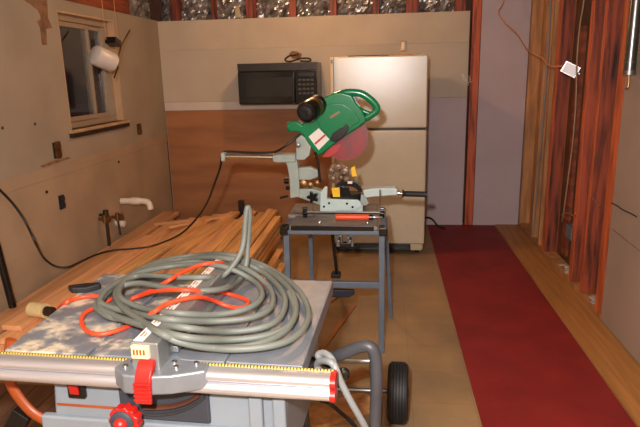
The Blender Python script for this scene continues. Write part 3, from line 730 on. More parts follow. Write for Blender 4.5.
# yellow lever + link lumps (clear lower guard linkages)
bm = BM(); prism(bm, P3([(351, 168), (355, 166), (356, 172), (357.5, 176), (352, 177)], Y3-.02), (0, .03, 0)); q = obj('lock_lever', bm, YELLOW, t, .002)
bm = BM()
for x, y, r_ in ((331, 171, .02), (338, 168, .024), (345, 172, .026), (333, 179, .02), (341, 178, .018)):
    q = ay(x, y, Y3-.01); lathe(bm, q, (0, 1, 0), [(r_*.5, -.012), (r_, -.008), (r_, .03), (r_*.5, .034)], 14)
prism(bm, P3([(328, 176), (331, 165), (341, 163), (349, 168), (349, 180), (330, 184)], Y3+.005), (0, .01, 0))
obj('guard_linkage', bm, mat('brown_grey_casting', (128, 98, 72), .4, .4, var=.3, scale=20), t, .002)
bm = BM()
for x, y in ((333, 171), (339, 168), (344.5, 173)):
    q = ay(x, y, Y3-.022); bm = BM(); lathe(bm, q, (0, -1, 0), [(.011, 0), (.011, .006), (.006, .01)], 10); obj('screw', bm, STEEL, t)
# turntable arm, wedge to the grip
bm = BM(); prism(bm, P3([(363, 190), (372, 188.6), (396, 188), (397.2, 190), (397.2, 195), (372, 197), (364, 198)], Y3-.035), (0, .07, 0)); obj('turntable_arm', bm, AQUA, t, .005)
bm = BM(); prism(bm, P3([(361, 194), (366, 197), (369, 204), (364, 206), (360, 203)], Y3-.045), (0, .06, 0)); obj('arm_clamp', bm, CASTG, t, .004)
q0 = ay(397, 193, Y3); g0 = ay(402, 193.6, Y3); g1 = ay(427, 194.4, Y3)
bm = BM(); cyl(bm, q0, g0, .011, n=12); cyl(bm, q0+Vector((.008, 0, 0)), q0+Vector((.014, 0, 0)), .02, n=14); obj('grip_shaft', bm, STEEL, t)
d = (g1-g0); ln = d.length
bm = BM(); pr_ = [(.012, 0), (.026, .002), (.026, .008), (.015, .014)]
for k in range(8): pr_ += [(.0185, .02+k*(ln-.03)/8), (.0165, .026+k*(ln-.03)/8)]
pr_ += [(.02, ln-.008), (.02, ln-.002), (.012, ln)]
lathe(bm, g0, d, pr_, 18); obj('grip', bm, BLACKR, t)
# rear column and links
bm = BM(); prism(bm, P3([(284, 159), (296, 159), (297.5, 163), (299, 178), (299.5, 197), (290, 198.5), (289.5, 180), (287, 166)], Y3-.045), (0, .09, 0)); obj('rear_column', bm, CASTG, t, .006)
bm = BM(); prism(bm, P3([(297, 168), (310, 167), (318, 171), (318, 177), (310, 180), (298, 180)], Y3-.02), (0, .05, 0)); obj('pivot_link', bm, CASTG, t, .005)
bm = BM(); prism(bm, P3([(297, 189), (313, 189), (322, 192), (321, 199), (299, 198)], Y3-.04), (0, .08, 0)); obj('pivot_arm', bm, CASTG, t, .004)
# column foot: reaches the bench
a_ = ay(300, 197, Y3); bm = BM(); prism(bm, P3([(300, 196), (322, 196), (322, 206), (300, 198)], Y3-.035), (0, .07, 0)); obj('rear_bracket', bm, CASTG, t, .004)
bm = BM()
for x, y, r_ in ((303, 184, .026), (310, 185, .02), (317, 183, .018)):
    q = ay(x, y, Y3-.02); lathe(bm, q, (0, 1, 0), [(r_*.4, -.012), (r_, -.006), (r_, .03), (r_*.4, .034)], 14)
obj('pivot_boss', bm, BRASS, t)
q = ay(313, 196.5, Y3-.05); obj('bevel_knob', star(q, (0, -1, 0), .038), BLACK, t, .003)
q = ay(288, 196, Y3); bm = BM(); tube(bm, [q, ay(283, 197, Y3), ay(280, 198, Y3)], .007, 8); obj('locking_lever', bm, BLACK, t); bm = BM(); lathe(bm, ay(284, 181, Y3), (1, 0, 0), [(.014, 0), (.018, .004), (.018, .03)], 10); obj('adjusting_bolt', bm, BLACK, t); bm = BM(); lathe(bm, ay(286, 188, Y3), (1, 0, 0), [(.01, 0), (.012, .004), (.012, .03)], 10); obj('adjusting_bolt', bm, BLACK, t)
# slide rails
for dy, dz in ((-.03, 0.), (.03, 0.)):
    bm = BM(); a0, a1 = ay(224, 155.8, Y3), ay(276, 157, Y3); cyl(bm, (a0.x, Y3+dy, a0.z+dz), (a1.x+.06, Y3+dy, a1.z+dz), .0145, n=16); obj('slide_rail', bm, STEEL, t)
a0 = ay(223.5, 156, Y3); bm = BM(); bx(bm, a0.x-.004, a0.x+.022, Y3-.05, Y3+.05, a0.z-.026, a0.z+.026); obj('rail_end', bm, CASTG, t, .006)
a0, a1 = ay(274, 157.6, Y3), ay(297, 157.6, Y3); bm = BM(); prism(bm, [(a0.x, Y3-.055, a0.z-.02), (a0.x, Y3-.055, a0.z+.02), (a0.x+.03, Y3-.055, a0.z+.026), (a1.x, Y3-.055, a0.z+.024), (a1.x, Y3-.055, a0.z-.024), (a0.x+.03, Y3-.055, a0.z-.024)], (0, .11, 0)); obj('rail_housing', bm, CASTG, t, .01)
# head
bm = BM(); prism(bm, P3([(296, 139), (301, 135), (308, 139), (311, 147), (309, 156), (304, 160), (296, 160)], Y3-.05), (0, .10, 0)); pv = obj('head_pivot', bm, CASTG, t, .005)
bm = BM(); q = ay(298, 145, Y3-.05); lathe(bm, q, (0, -1, 0), [(.016, 0), (.016, .008), (.010, .012)], 14); obj('pivot_bolt', bm, STEELD, pv)
out = [(288.2, 122), (297, 121), (302, 124.5), (306, 121), (312, 110), (318, 102), (324, 97.5), (332, 93.5), (342, 92), (352, 95), (356, 103), (362, 110), (366, 118), (366, 122), (358, 128), (347, 134.5), (332, 146), (319, 156), (313, 150), (308, 143.6), (303, 135.5), (299, 132.4), (288, 131.5)]
bm = BM(); prism(bm, P3(out, Y3-.06), (0, .115, 0)); hd = obj('blade_housing', bm, GREEN, t, .012, seg=3)
# raised rib and panel
bm = BM(); prism(bm, P3([(316, 118), (323, 107), (333, 103.5), (343, 104.5), (350, 109), (357, 115), (360, 121), (352, 127), (333, 141), (320, 127)], Y3-.068), (0, .012, 0)); obj('side_panel', bm, GREEN, hd, .004)
# D-handle: swept loop
loop = [(336, 96), (344, 93), (352, 92.3), (362, 94), (371, 100), (376.4, 106.5), (376, 111), (371, 115), (364, 119)]
bm = BM(); q = P3(loop, Y3-.002); tube(bm, q, .0175, 14, 6, flat=1.25); dh = obj('d_handle', bm, GREEN, t)
loop2 = [(350, 104), (356, 106.5), (362, 110.5), (369, 113.5)]
bm = BM(); tube(bm, P3(loop2, Y3-.002), .014, 12, 5); obj('trigger_guard', bm, GREEN, dh)
bm = BM(); prism(bm, P3([(351, 97), (356, 96), (358, 99), (354, 102)], Y3-.012), (0, .02, 0)); tg = obj('trigger', bm, BLACK, dh, .002)
# motor
m0, m1 = ay(305.5, 113, 3.27), ay(318, 105, 3.42); md = (m1-m0); ml = md.length; bm = BM()
lathe(bm, m0, md, [(.045, 0), (.058, .004), (.063, .02), (.063, .07), (.055, .072), (.055, ml*.72), (.062, ml*.74), (.062, ml)], 28); mt = obj('motor', bm, BLACK, t)
bm = BM(); lathe(bm, m0+md*.34, md, [(.056, 0), (.0605, .002), (.0605, ml*.36), (.056, ml*.37)], 28); q = obj('motor_cover', bm, BRONZE, mt)
bm = BM(); lathe(bm, m0, -md, [(.042, -.002), (.042, .006), (.030, .012), (.014, .012), (.012, .018)], 20); obj('motor_cap', bm, BLACKR, mt)
bm = BM(); lathe(bm, ay(288.4, 126.7, Y3-.03), (1, 0, 0), [(.026, -.004), (.03, 0), (.03, .012), (.026, .016)], 18); obj('dust_port', bm, GREEN, hd)
# label, logo, lever
bm = BM(); prism(bm, P3([(308.5, 136.7), (318.7, 128.2), (329.5, 139.3), (318.7, 150.2)], Y3-.0615), (0, .004, 0)); lb_ = obj('label_plate', bm, WHITE, hd); lb_['label'] = 'white label with a red stripe'
bm = BM(); prism(bm, P3([(314.2, 143.2), (325, 133.8), (326.3, 135.3), (315.6, 144.8)], Y3-.0635), (0, .004, 0)); obj('stripe', bm, REDP, lb_)
bm = BM()
for k in range(6):
    x = 330.5+k*1.6; y = 118.6-k*.95
    prism(bm, P3([(x, y), (x+1.0, y-.6), (x+1.0, y-3.2), (x, y-2.6)], Y3-.0695), (0, .003, 0))
q = obj('lettering', bm, ORANGET, hd); q['label'] = 'small orange lettering'
bm = BM(); prism(bm, P3([(329.5, 140), (333, 133), (340, 128.5), (344, 127), (346, 123.5), (348.8, 126.5), (348, 131), (342, 138), (335, 142.5)], Y3-.078), (0, .02, 0)); obj('guard_lever', bm, BLACK, t, .003)
# blade with teeth
bc = ay(345, 137, Y3); R_ = abs(ay(369, 137, Y3).x-bc.x); bm = BM(); P = []
for k in range(120):
    an = 2*math.pi*k/120; rr_ = R_*(1 if k % 2 else .972); P.append((bc.x+rr_*math.cos(an), Y3-.0012, bc.z+rr_*math.sin(an)))
prism(bm, P, (0, .0024, 0)); bl = obj('saw_blade', bm, BLADE, t, smooth=False)
# lower guard fin behind the blade at the lower left
bm = BM(); prism(bm, P3([(326, 152), (332, 146), (341, 144), (337, 152), (330, 157), (322, 157)], Y3-.012), (0, .006, 0)); obj('lower_guard', bm, REDP, t)
# link bar from head to base
bm = BM(); tube(bm, P3([(315, 152), (318, 162), (320, 182)], Y3-.03), .008, 8); obj('spring_link', bm, BLACK, t)

bm = BM(); q0_, q1_ = ay(362, 183, Y3+.04), ay(381, 181.5, Y3+.04)
bx(bm, q0_.x, q1_.x, Y3+.02, Y3+.055, zb+.105, zb+.125); o = obj('wood_offcut', bm, PALEWOOD, t, .002); o.name = 'wood_insert'; o['label'] = 'pale wood piece at the cut'

# saw power cord: over the rails, down over the lumber and away along the left wall
bm = BM()
q = [ay(300, 134.5, Y3-.02), ay(292, 141, Y3-.045), ay(284, 147, Y3-.05), ay(275, 151.8, Y3-.02), ay(262, 152.8, Y3-.02), ay(245, 152.5, Y3-.01), ay(230, 151.5, Y3+.0), ay(224, 152.5, Y3-.01), ay(221.8, 157, Y3), ay(220, 168, Y3+.04), ay(214, 185, 3.6), ay(207, 203, 3.8), ay(197, 218, 4.0), ay(182, 233, 4.1),
     az(165, 241.5, .31), az(150, 246.5, .29), az(130, 249, .28), az(115, 250, .28), az(98, 254, .285), az(82, 261, .30), az(68, 267, .31), az(55, 266, .33), az(44, 258, .40), ax(36, 244, -2.1), ax(26, 223, -2.16), ax(14, 205, -2.2), ax(0, 190, -2.22), ax(-25, 165, -2.25)]
tube(bm, q, .0075, 8, 6); o = obj('power_cord', bm, CORDB); tag(o, 'long black cord from the green saw sagging across the lumber and left wall', 'cord')

# ------------------------------------------------------------ table saw
TH = -math.radians(2.2)
ts = thing('table_saw', 'grey portable table saw on a wheeled stand in the foreground', 'table saw', (-.2125, 1.318, 0), TH)
def tobj(name, bm, m, parent=None, **k): return obj(name, bm, m, parent or ts, world=False, **k)
def tl(v): return W[ts].inverted() @ Vector(v)
def tly(x, y, yy):
    """photo point on the saw's own plane y = yy"""
    Wi = W[ts].inverted(); e = Wi @ EYE; d = Wi.to_3x3() @ ray(x, y); return e+d*((yy-e.y)/d.y)
def tlz(x, y, z): return W[ts].inverted() @ az(x, y, z)
TZ = .87; TW, TD = .842, .622
bm = BM(); slot = -.585
bx(bm, -TW, slot-.012, 0, TD, TZ-.032, TZ); bx(bm, slot+.012, -.205, 0, TD, TZ-.032, TZ); bx(bm, -.195, 0, 0, TD, TZ-.032, TZ)
bx(bm, slot-.012, slot+.012, 0, TD, TZ-.032, TZ-.01); bx(bm, -.205, -.195, .01, TD-.01, TZ-.032, TZ-.004)
for v in bm.verts:
    if v.co.x < -TW+.001 and v.co.y > TD-.001: v.co.x -= .045
tb = tobj('table_top', bm, TABLEM, bevel=.003)
bm = BM(); bx(bm, -.52, -.34, .1, .52, TZ-.001, TZ+.0008); q = tobj('throat_plate', bm, CASTA, tb, bevel=.0004)
bm = BM(); bx(bm, -.012, .004, .0, TD, TZ-.05, TZ-.001); tobj('side_skirt', bm, CASTA, bevel=.003)
bm = BM(); bx(bm, -TW-.02, -.012, TD+.001, TD+.030, TZ-.06, TZ-.012); tobj('rear_rail', bm, FENCEG, bevel=.006)
bm = BM(); bx(bm, -.012, -.004, TD+.001, TD+.032, TZ-.062, TZ-.006); tobj('rear_rail_cap', bm, REDP, bevel=.004)
# front rail: two lobes
r_t, r_b = -.03, 0
RX0, RX1 = -1.35, .092
prof = []
def lobe(cy, cz, ry, rz_, a0, a1, n=9): return [(cy+ry*math.cos(math.radians(a0+(a1-a0)*k/n)), cz+rz_*math.sin(math.radians(a0+(a1-a0)*k/n))) for k in range(n+1)]
prof = [(0, TZ-.006), (-.016, TZ-.006)] + lobe(-.028, TZ-.0225, .021, .0155, 95, 255) + lobe(-.031, TZ-.054, .024, .018, 105, 270) + [(0, TZ-.072)]
bm = BM(); prism(bm, [(RX0, a, b_) for a, b_ in prof], (RX1-RX0-.012, 0, 0)); tobj('front_rail', bm, ALU, bevel=.001)
bm = BM(); prism(bm, [(RX1-.012, a*1.04-.001, (b_-TZ+.039)*1.05+TZ-.039) for a, b_ in prof], (.014, 0, 0)); tobj('rail_end_cap', bm, REDP, bevel=.003)
bm = BM(); bx(bm, RX0, RX1-.004, -.0105, -.004, TZ-.0065, TZ-.0025); q = tobj('measuring_tape', bm, TAPE, bevel=.0008); q['label'] = 'yellow measuring tape strip'
# fence
f0 = tlz(150, 347, TZ+.074); f1 = tlz(217, 263, TZ+.074)
fx = (f0.x+f1.x)/2-.005; fwid = .074
bm = BM(); bx(bm, fx-fwid/2, fx+fwid/2, .0, TD+.03, TZ+.003, TZ+.075)
bx(bm, fx+fwid/2-.002, fx+fwid/2+.014, .03, TD+.03, TZ+.003, TZ+.022)
fn = tobj('rip_fence', bm, FENCEG, bevel=.003)
bm = BM(); bx(bm, fx-fwid/2+.006, fx-fwid/2+.032, -.052, TD, TZ+.0745, TZ+.0762); sc = tobj('scale_strip', bm, WHITE, fn); sc['label'] = 'pale scale strip with orange marks'
bm = BM()
for k in range(16):
    y = -.03+k*.042; bx(bm, fx-fwid/2+.012, fx-fwid/2+.016, y, y+.03, TZ+.076, TZ+.0767); bx(bm, fx-fwid/2+.022, fx-fwid/2+.025, y, y+.022, TZ+.076, TZ+.0767)
tobj('marking', bm, ORANGET, fn)
# fence head: saddle over the rail
hl, hr = tly(112, 385, -.075).x, tly(201, 372, -.075).x
ht = [(hl, -.058), (hl+.012, -.008), (hl+.05, .0), (fx-fwid/2, .012), (fx+fwid/2, .012), (hr-.07, .0), (hr, -.01), (hr+.002, -.05), (hr-.03, -.065), (fx+.075, -.085), (fx+.01, -.098), (fx-.05, -.094), (hl+.03, -.082)]
bm = BM(); prism(bm, [(x, y, TZ-.054) for x, y in ht], (0, 0, .054)); fh = tobj('fence_head', bm, CASTA, fn, bevel=.014, seg=3)
bm = BM(); bx(bm, fx-fwid/2, fx+fwid/2, -.06, .02, TZ-.01, TZ+.074); tobj('head_block', bm, FENCEG, fh, bevel=.004)
bm = BM()
for x, y in ((fx+.06, -.02), (fx+.075, -.045), (fx+.12, -.02), (fx-.05, -.03), (fx-.06, -.055)):
    bm = BM(); lathe(bm, (x, y, TZ-.0), (0, 0, 1), [(.007, 0), (.007, .006), (.004, .008)], 10); tobj('screw', bm, STEEL, fh)
# index window with orange figures
wx0, wx1 = tly(132, 352, -.062).x, tly(149.5, 352, -.062).x
bm = BM(); bx(bm, wx0, wx1, -.068, -.058, TZ+.032, TZ+.068); iw = tobj('index_window', bm, CREAMP, fh, bevel=.002)
bm = BM()
for k in range(4):
    x = wx0+.006+k*(wx1-wx0-.012)/4; bx(bm, x, x+.005, -.0695, -.0675, TZ+.044, TZ+.058)
tobj('figures', bm, ORANGET, iw)
# red lever
bm = BM(); l0, l1 = tly(132, 362, -.09), tly(150, 362, -.09)
cxl = (l0.x+l1.x)/2+.004; O = []
for (yy, zz) in ((-.06, TZ+.032), (-.076, TZ+.028), (-.1, TZ-.0), (-.108, TZ-.035), (-.110, TZ-.07), (-.1, TZ-.074), (-.096, TZ-.04), (-.086, TZ-.005), (-.06, TZ+.01)): O.append((cxl-.022, yy, zz))
prism(bm, O, (.044, 0, 0)); lv = tobj('clamp_lever', bm, REDP, fh, bevel=.004)
bm = BM()
for k in range(5): bx(bm, cxl-.023, cxl+.023, -.112, -.104, TZ-.018-k*.011, TZ-.013-k*.011)
tobj('grip_rib', bm, REDP, lv, bevel=.0015)
# cabinet
c0_, c1_ = tly(57, 400, .02).x, tly(288, 400, .02).x
bm = BM(); prism(bm, [(c0_, .02, TZ-.033), (c1_, .02, TZ-.033), (c1_-.01, .02, .50), (c0_-.03, .02, .50)], (0, .56, 0)); cb_ = tobj('cabinet', bm, SAWG, bevel=.012)
bm = BM(); bx(bm, c0_-.05, c1_+.0, .004, .03, .46, tly(100, 420, .004).z); tobj('lower_lip', bm, SAWG, bevel=.008)
zs = tly(90, 407, .015).z; bm = BM(); bx(bm, c0_+.0, tly(116, 409, .015).x, .0165, .022, zs-.003, zs+.003); q = tobj('trim_line', bm, ORANGET, cb_); q['label'] = 'thin orange line'
s0, s1 = tly(66, 379, .012), tly(86, 399, .012)
bm = BM(); bx(bm, s0.x, s1.x, .008, .03, s1.z, s0.z); sw = tobj('switch', bm, BLACK, bevel=.005)
s2, s3 = tly(69.5, 382, .01), tly(80, 394, .01)
bm = BM(); prism(bm, [(s2.x, .009, s2.z), (s2.x, -.002, s2.z-.004), (s2.x, .004, s3.z), (s2.x, .009, s3.z)], (s3.x-s2.x, 0, 0)); tobj('rocker', bm, REDP, sw, bevel=.002)
# bevel arc panel (dark, with curved slot)
a0, a1 = tly(118, 388, .014), tly(211, 424, .014)
bm = BM(); bx(bm, a0.x, a1.x, .010, .024, a1.z, TZ-.075); bp_ = tobj('bevel_panel', bm, SAWD, bevel=.012)
bm = BM(); q = [tly(x, y, .008) for x, y in ((145, 406), (158, 406.5), (174, 405), (189, 400.5), (200, 394))]
tube(bm, q, .017, 12, 4, flat=.3); sl_ = tobj('bevel_slot', bm, mat('brown_slot', (84, 44, 22), .6), bp_); sl_['label'] = 'dark brown curved slot'
bm = BM(); q = [tly(x, y, .006) for x, y in ((144, 414), (158, 415), (176, 412.5), (193, 406), (205, 397))]; tube(bm, q, .004, 8, 4); tobj('slot_rim', bm, GREYBTN, bp_)
q = tly(128.5, 416, -.03); tobj('bevel_lock_knob', star(q+Vector((0, .0, 0)), (0, -1, 0), .044, 11, .06), REDP, bevel=.004)
bm = BM(); lathe(bm, q+Vector((-.003, -.02, -.0)), (0, -1, 0), [(.033, 0), (.033, .014), (.027, .018)], 20); kb = tobj('knob_hub', bm, SAWD)
bm = BM(); lathe(bm, q+Vector((-.003, -.037, 0)), (0, -1, 0), [(.018, 0), (.018, .008), (.012, .016), (.004, .02)], 18); tobj('knob_button', bm, REDP, kb)
bm = BM(); cyl(bm, q, (q.x, .02, q.z), .014, n=12); tobj('knob_shaft', bm, STEELD)
for x0_, x1_ in ((248, 264), (272, 287)):
    a0, a1 = tly(x0_, 394, .012), tly(x1_, 427, .012); bm = BM(); bx(bm, a0.x, a1.x, .002, .03, a1.z-.1, a0.z); tobj('cabinet_rib', bm, SAWG, bevel=.008)
# stand
zsx = .50
bm = BM(); bx(bm, c0_-.03, c1_+.02, .04, .07, zsx-.035, zsx); bx(bm, c0_-.03, c1_+.02, .52, .55, zsx-.035, zsx); tobj('stand_frame', bm, TUBEG, bevel=.004)
# right-hand tube: out from under the table, then down to the floor
qa = [Vector((c1_+.0, .30, .70)), tl(ay(330, 359, 1.66)), tl(ay(345, 353, 1.63)), tl(ay(360, 347, 1.61)), tl(ay(370, 347, 1.6)), tl(ay(375, 356, 1.6)), tl(ay(376.5, 375, 1.6)), tl(ay(376, 400, 1.6)), tl(ay(375, 427, 1.6))]
e_ = qa[-1]; qa += [Vector((e_.x, e_.y, .2)), Vector((e_.x, e_.y, .019))]
bm = BM(); tube(bm, qa, .019, 14, 6); tobj('side_tube', bm, TUBEG)
hb = tl((-.2, 1.95, .0)); ax0, ax1 = tl((-.30, 2.42, .145)), tl((.025, 2.42, .145))
bm = BM(); tube(bm, [Vector((e_.x, e_.y, .06)), Vector((e_.x-.02, (e_.y+ax0.y)/2, .09)), Vector((e_.x-.03, ax0.y, .145))], .015, 12); tobj('axle_strut', bm, TUBEG)
bm = BM(); tube(bm, [Vector((c1_-.05, .45, zsx)), Vector((ax0.x, ax0.y, .145))], .015, 12); tobj('axle_strut', bm, TUBEG)
bm = BM(); cyl(bm, ax0, ax1, .011, n=12); tobj('axle', bm, STEELD)
a0, a1 = tl(ay(343, 363, 1.85)), tl(ay(372, 361, 1.85))
bm = BM(); cyl(bm, a0-Vector((.3, 0, 0)), a1, .011, n=10); cyl(bm, a1, Vector((qa[5].x, qa[5].y, a1.z-.03)), .011, n=10); tobj('stand_cross_tube', bm, STEELD)
wc = tl(ay(398, 391, 2.42)); wr = .141; wc.z = wr
whl = thing('tmp', 'x', 'x'); bpy.data.objects.remove(whl)
bm = BM(); hw = .047
pr_ = [(.07, -hw+.01), (.11, -hw+.004), (wr-.022, -hw), (wr-.006, -hw+.008)]
for k in range(5):
    y0_ = -hw+.014+k*(2*hw-.028)/5; y1_ = y0_+(2*hw-.028)/5
    pr_ += [(wr-.004, y0_), (wr, y0_+.002), (wr, y1_-.003), (wr-.004, y1_-.0015)]
pr_ += [(wr-.006, hw-.008), (wr-.022, hw), (.11, hw-.004), (.07, hw-.01)]
lathe(bm, wc, (1, 0, 0), pr_, 40); wh = tobj('wheel', bm, BLACKR)
bm = BM(); lathe(bm, wc, (1, 0, 0), [(.02, -hw-.004), (.03, -hw), (.07, -hw+.012), (.07, hw-.012), (.03, hw), (.02, hw+.004)], 24); tobj('hub', bm, SAWD, wh)
wl = wh.copy(); COL.objects.link(wl); wl.location = (-.95, 0, 0)
for ch in [k for k in bpy.data.objects if k.parent == wh]:
    c_ = ch.copy(); COL.objects.link(c_); c_.parent = wl
bm = BM(); cyl(bm, ax0, ax0-Vector((.55, 0, 0)), .011, n=12); tobj('axle', bm, STEELD)
# left-hand orange leg tube
q = [tl(ay(x, y, 1.5)) for x, y in ((8, 368), (10, 381), (18, 396), (32, 412), (50, 424))]
q = [Vector((q[0].x+.02, q[0].y+.01, TZ-.05))]+q+[Vector((q[-1].x+.05, q[-1].y, .46))]
bm = BM(); tube(bm, q, .013, 12, 5, flat=1.4); k_ = tobj('side_tube', bm, ORANGET); k_['label'] = 'orange curved tube'
for x in (c0_-.02, c1_-.06):
    for y in (.05, .53):
        bm = BM(); tube(bm, [(x, y, zsx-.01), (x+(-.05 if x < c0_ else .02), y, .02)], .016, 12); tobj('leg', bm, TUBEG)
        bm = BM(); cyl(bm, (x+(-.05 if x < c0_ else .02), y, 0), (x+(-.05 if x < c0_ else .02), y, .035), .022, n=14); tobj('leg_foot', bm, BLACKR)
q = tl(ay(18, 422, 1.52)); bm = BM(); bx(bm, -.03, .03, -.02, .02, -.06, .05, Matrix.Translation(q) @ Matrix.Rotation(.6, 4, 'Y')); k_ = tobj('tube_clamp', bm, BLACK, bevel=.004)
# pale grey power cord wrapped at the rail end
bm = BM()
q = [tl(ay(x, y, yy)) for x, y, yy in ((331, 372, 1.40), (322, 372, 1.42), (317, 366, 1.44), (320, 361, 1.42), (330, 362, 1.38), (335, 367, 1.38), (331, 358, 1.40), (324, 353, 1.43), (318, 355, 1.44), (322, 360, 1.42), (331, 361, 1.39), (336, 369, 1.37), (341, 382, 1.37), (350, 400, 1.37), (362, 421, 1.38), (372, 440, 1.4))]
tube(bm, q, .0095, 10, 6, rs=None); pc = tobj('power_cord', bm, CORDG); pc['label'] = 'pale grey cord looped at the rail end'
q = tl(ay(344, 372, 1.5)); bm = BM(); lathe(bm, q, (0, -1, 0), [(.016, 0), (.018, .006), (.018, .02), (.012, .026)], 14); cyl(bm, q, q+Vector((-.12, .08, 0)), .007, n=8); tobj('height_knob', bm, BLACK)
bm = BM(); q = [tl(ay(x, y, 1.7)) for x, y in ((318, 398), (330, 404), (340, 412), (352, 423), (366, 440))]; tube([bm][0], [Vector((c1_-.02, .3, .66))]+q, .007, 8, 4); tobj('strap', bm, BLACK)

# ------------------------------------------------------------ grey hose coil and orange cord on the table
def crop(X_, Y_): return X_/1.939, 210+Y_/1.939
loops = [
 [(206, 170, .8), (232, 140, .9), (300, 103, .9), (380, 88, .9), (450, 88, .9), (520, 112, .9), (573, 150, .9), (598, 195, .9), (585, 234, .9), (540, 260, .9), (455, 270, .9), (375, 262, .9), (310, 238, .9), (262, 205, 1.3), (228, 172, 2.2)],
 [(235, 143, 1.6), (290, 112, 1.3), (360, 95, 1.4), (440, 94, 1.4), (505, 118, 1.5), (548, 160, 1.2), (548, 200, 1.), (515, 226, 1.), (440, 236, 1.1), (355, 228, 1.4), (275, 216, 1.3), (215, 208, 1.), (187, 190, 1.)],
 [(192, 176, 1.2), (232, 138, 1.6), (300, 112, 1.4), (380, 97, 1.3), (450, 95, 1.2), (512, 113, 1.2), (560, 152, 1.1), (574, 190, 1.), (560, 225, 1.), (515, 244, 1.), (440, 252, 1.2), (355, 246, 1.8), (285, 226, 1.6), (222, 205, 1.5), (194, 180, 1.8), (245, 132, 2.2), (310, 110, 2.), (395, 100, 2.), (470, 112, 2.1), (520, 148, 1.8), (527, 185, 1.5), (490, 208, 1.6), (410, 216, 1.9), (325, 212, 2.), (258, 200, 2.), (212, 188, 1.9), (194, 176, 2.4)],
 [(214, 150, 2.8), (270, 122, 2.8), (345, 108, 2.7), (425, 108, 2.6), (488, 135, 2.5), (508, 165, 2.4), (482, 190, 2.3), (420, 203, 2.5), (340, 200, 2.8), (275, 190, 2.7), (232, 168, 3.)],
 [(240, 140, 3.3), (266, 128, 3.4)],
]
HR = .0098
pts = []
for lp_ in loops:
    for X_, Y_, k in lp_:
        x, y = crop(X_, Y_); z = TZ+.004+HR+k*.013
        pts.append(az(x, y, z))
# lift above the fence where the loops cross it
Wi = W[ts].inverted()
for p_ in pts:
    l = Wi @ p_
    if fx-.09 < l.x < fx+.09 and l.z < TZ+.088:
        w_ = 1-max(0, abs(l.x-fx)-.045)/.06
        x_ = p_.copy(); need = (TZ+.077+HR)*w_ + l.z*(1-w_)
        if need > l.z: 
            # keep the point where the photo shows it, only higher
            d_ = (p_-EYE); s_ = (need-CAMH)/d_.z; p_.x, p_.y, p_.z = EYE+d_*s_
up = [((330, 128), 1.72, 0), ((400, 136), 1.72, 0), ((440, 118), 1.74, 0)]
tail = [az(*crop(300, 127), TZ+.075), az(*crop(350, 131), TZ+.082), az(*crop(400, 130), TZ+.085), ay(*crop(428, 130), 1.80), ay(*crop(450, 110), 1.83), ay(*crop(466, 84), 1.85), ay(*crop(473, 58), 1.87), ay(*crop(477, 10), 1.88), ay(*crop(480.5, -5), 1.885), ay(*crop(484, 10), 1.89), ay(*crop(481, 58), 1.89), ay(*crop(477, 106), 1.87), ay(*crop(462, 138), 1.83), az(*crop(435, 152), TZ+.06), az(*crop(380, 157), TZ+.075), az(*crop(320, 150), TZ+.07), az(*crop(270, 142), TZ+.06), az(*crop(236, 148), TZ+.05), az(*crop(224, 165), TZ+.045), az(*crop(238, 190), TZ+.045), az(*crop(270, 212), TZ+.06), az(*crop(310, 238), TZ+.078), az(*crop(350, 256), TZ+.06), az(*crop(420, 268), TZ+.022), az(*crop(500, 260), TZ+.024), az(*crop(556, 232), TZ+.024), az(*crop(572, 195), TZ+.024), az(*crop(560, 160), TZ+.03)]
bm = BM(); tube(bm, pts+tail, HR, 12, 7)
t_ = obj('hose_coil', bm, HOSE); tag(t_, 'thick grey hose coiled loosely on the table saw', 'hose')
bm = BM()
oc = [(112, 196, -.16), (118, 186, -.04), (128, 180, .002), (140, 174, .004), (165, 168, .004), (198, 168, .004), (215, 172, .004), (190, 186, .004), (165, 200, .004), (158, 216, .004), (168, 234, .004), (195, 241, .004), (232, 232, .004), (262, 219, .006), (296, 200, .078), (320, 184, .086), (350, 174, .088), (385, 169, .08), (415, 176, .03), (440, 186, .006), (470, 190, .004), (480, 176, .004), (440, 162, .004), (400, 158, .06), (350, 155, .083), (300, 158, .05), (268, 168, .006), (256, 172, .006), (290, 157, .02), (325, 138, .078), (352, 122, .084), (385, 108, .086), (420, 102, .084), (455, 105, .03), (485, 120, .012), (505, 138, .01), (520, 152, .008)]
q = [az(*crop(a, b_), TZ+.006+c) for a, b_, c in oc]
tube(bm, q, .0068, 10, 6); o = obj('extension_cord', bm, CORDO); tag(o, 'orange extension cord tangled under the grey hose', 'cord')

# loose things around the table saw
bm = BM(); zz = TZ+.0
P = [(-.0, .0), (.05, .012), (.085, .05), (.07, .07), (.02, .055), (-.03, .03)]
c_ = az(80, 292, TZ)
pp = [Vector((c_.x-.02+a, c_.y-.02+b_, TZ)) for a, b_ in P]
prism(bm, pp, (0, 0, .022)); o = obj('push_block', bm, BLACKR, bevel=.006); tag(o, 'black crumpled scrap at the far left corner of the saw table', 'scrap')
c0_, c1_ = az(31, 310.5, .9), az(46, 310, .9)
c_ = az(38, 312, .88); z_ = .272+.0
p0_, p1_ = az(31, 309, .31), az(46, 311, .31)
t = thing('tape_roll', 'cream short cylinder lying on planks left of the saw table', 'roll', ((p0_+p1_)/2).xy.to_3d()+Vector((0, 0, .235+.03)))
d_ = (p1_-p0_).normalized(); R2 = .042
zc = .268+R2
bm = BM(); p0_.z = zc; p1_.z = zc; lathe(bm, p0_, p1_-p0_, [(.03, 0), (R2, .002), (R2, (p1_-p0_).length), (R2*.75, (p1_-p0_).length)], 24); obj('roll', bm, CREAMP, t)
bm = BM(); lathe(bm, p1_, d_, [(.028, 0), (.028, .05), (.02, .055)], 18); k_ = obj('core', bm, SILLD, t); k_['label'] = 'dark core end'

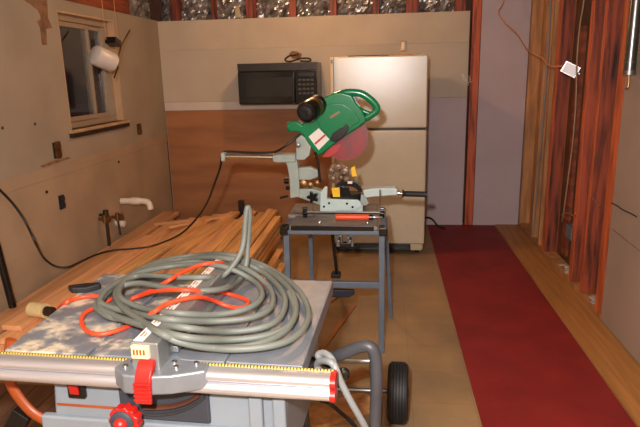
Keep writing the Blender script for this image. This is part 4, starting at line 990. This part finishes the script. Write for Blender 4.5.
# floor scraps
def scrap(x0, y0, x1, y1, w_, h, lb, m=SCRAP, z=0.0005, nm='wood_scrap'):
    a, b_ = az(x0, y0, z), az(x1, y1, z); d = b_-a; an = math.atan2(-d.x, d.y); L2 = d.length
    bm = BM(); bx(bm, -w_/2, w_/2, -L2/2, L2/2, 0, h); o = obj(nm, bm, m, None, .002); o.location = Vector(((a.x+b_.x)/2, (a.y+b_.y)/2, z)); o.rotation_euler = (0, 0, an)
    tag(o, lb, 'scrap'); return o
scrap(322, 350, 354, 306, .03, .012, 'thin reddish stick on the floor under the workbench')
scrap(308, 334, 314, 306, .05, .02, 'brown plank scrap on the floor behind the table saw')
scrap(300, 424, 372, 402, .16, .02, 'pale plank scrap on the floor below the grey cord', PALEWOOD)
scrap(318, 392, 366, 374, .07, .03, 'brown board scrap on the floor beside the wheel axle')
scrap(322, 306, 338, 296, .05, .015, 'short tan offcut on the floor left of the step pad', PALEWOOD)
bm = BM()
for k in range(150):
    a = random.gauss(-.3, .16); y = random.gauss(3.2, .35); s = random.uniform(.002, .005)
    bmesh.ops.create_icosphere(bm, subdivisions=1, radius=s, matrix=Matrix.Translation((a, y, s*.25)) @ Matrix.Diagonal((1.6, 1, .35, 1)))
o = obj('wood_chips', bm, SAWDUST); tag(o, 'fine pale wood chips scattered on the floor under the workbench', 'wood chips', kind='stuff')

# ------------------------------------------------------------ light
def point(name, loc, e, col, r):
    l = bpy.data.lights.new(name, 'POINT'); l.energy = e; l.color = col; l.shadow_soft_size = r
    o = bpy.data.objects.new(name, l); o.location = loc; COL.objects.link(o); return o
point('camera_flash', (-.12, -.04, 1.80), 310, (1, .97, .98), .035)
point('ceiling_bulb', (-.75, 4.7, 2.38), 34, (1, .60, .32), .05)
point('room_bulb', (-1.1, .3, 2.36), 15, (1, .52, .24), .05)
w = bpy.data.worlds.new('night'); S.world = w; w.use_nodes = True
w.node_tree.nodes['Background'].inputs[0].default_value = (.0015, .002, .004, 1)
S.view_settings.view_transform = 'Standard'; S.view_settings.look = 'None'; S.view_settings.gamma = 1
S.view_settings.use_curve_mapping = False
S.view_settings.exposure = 0.0
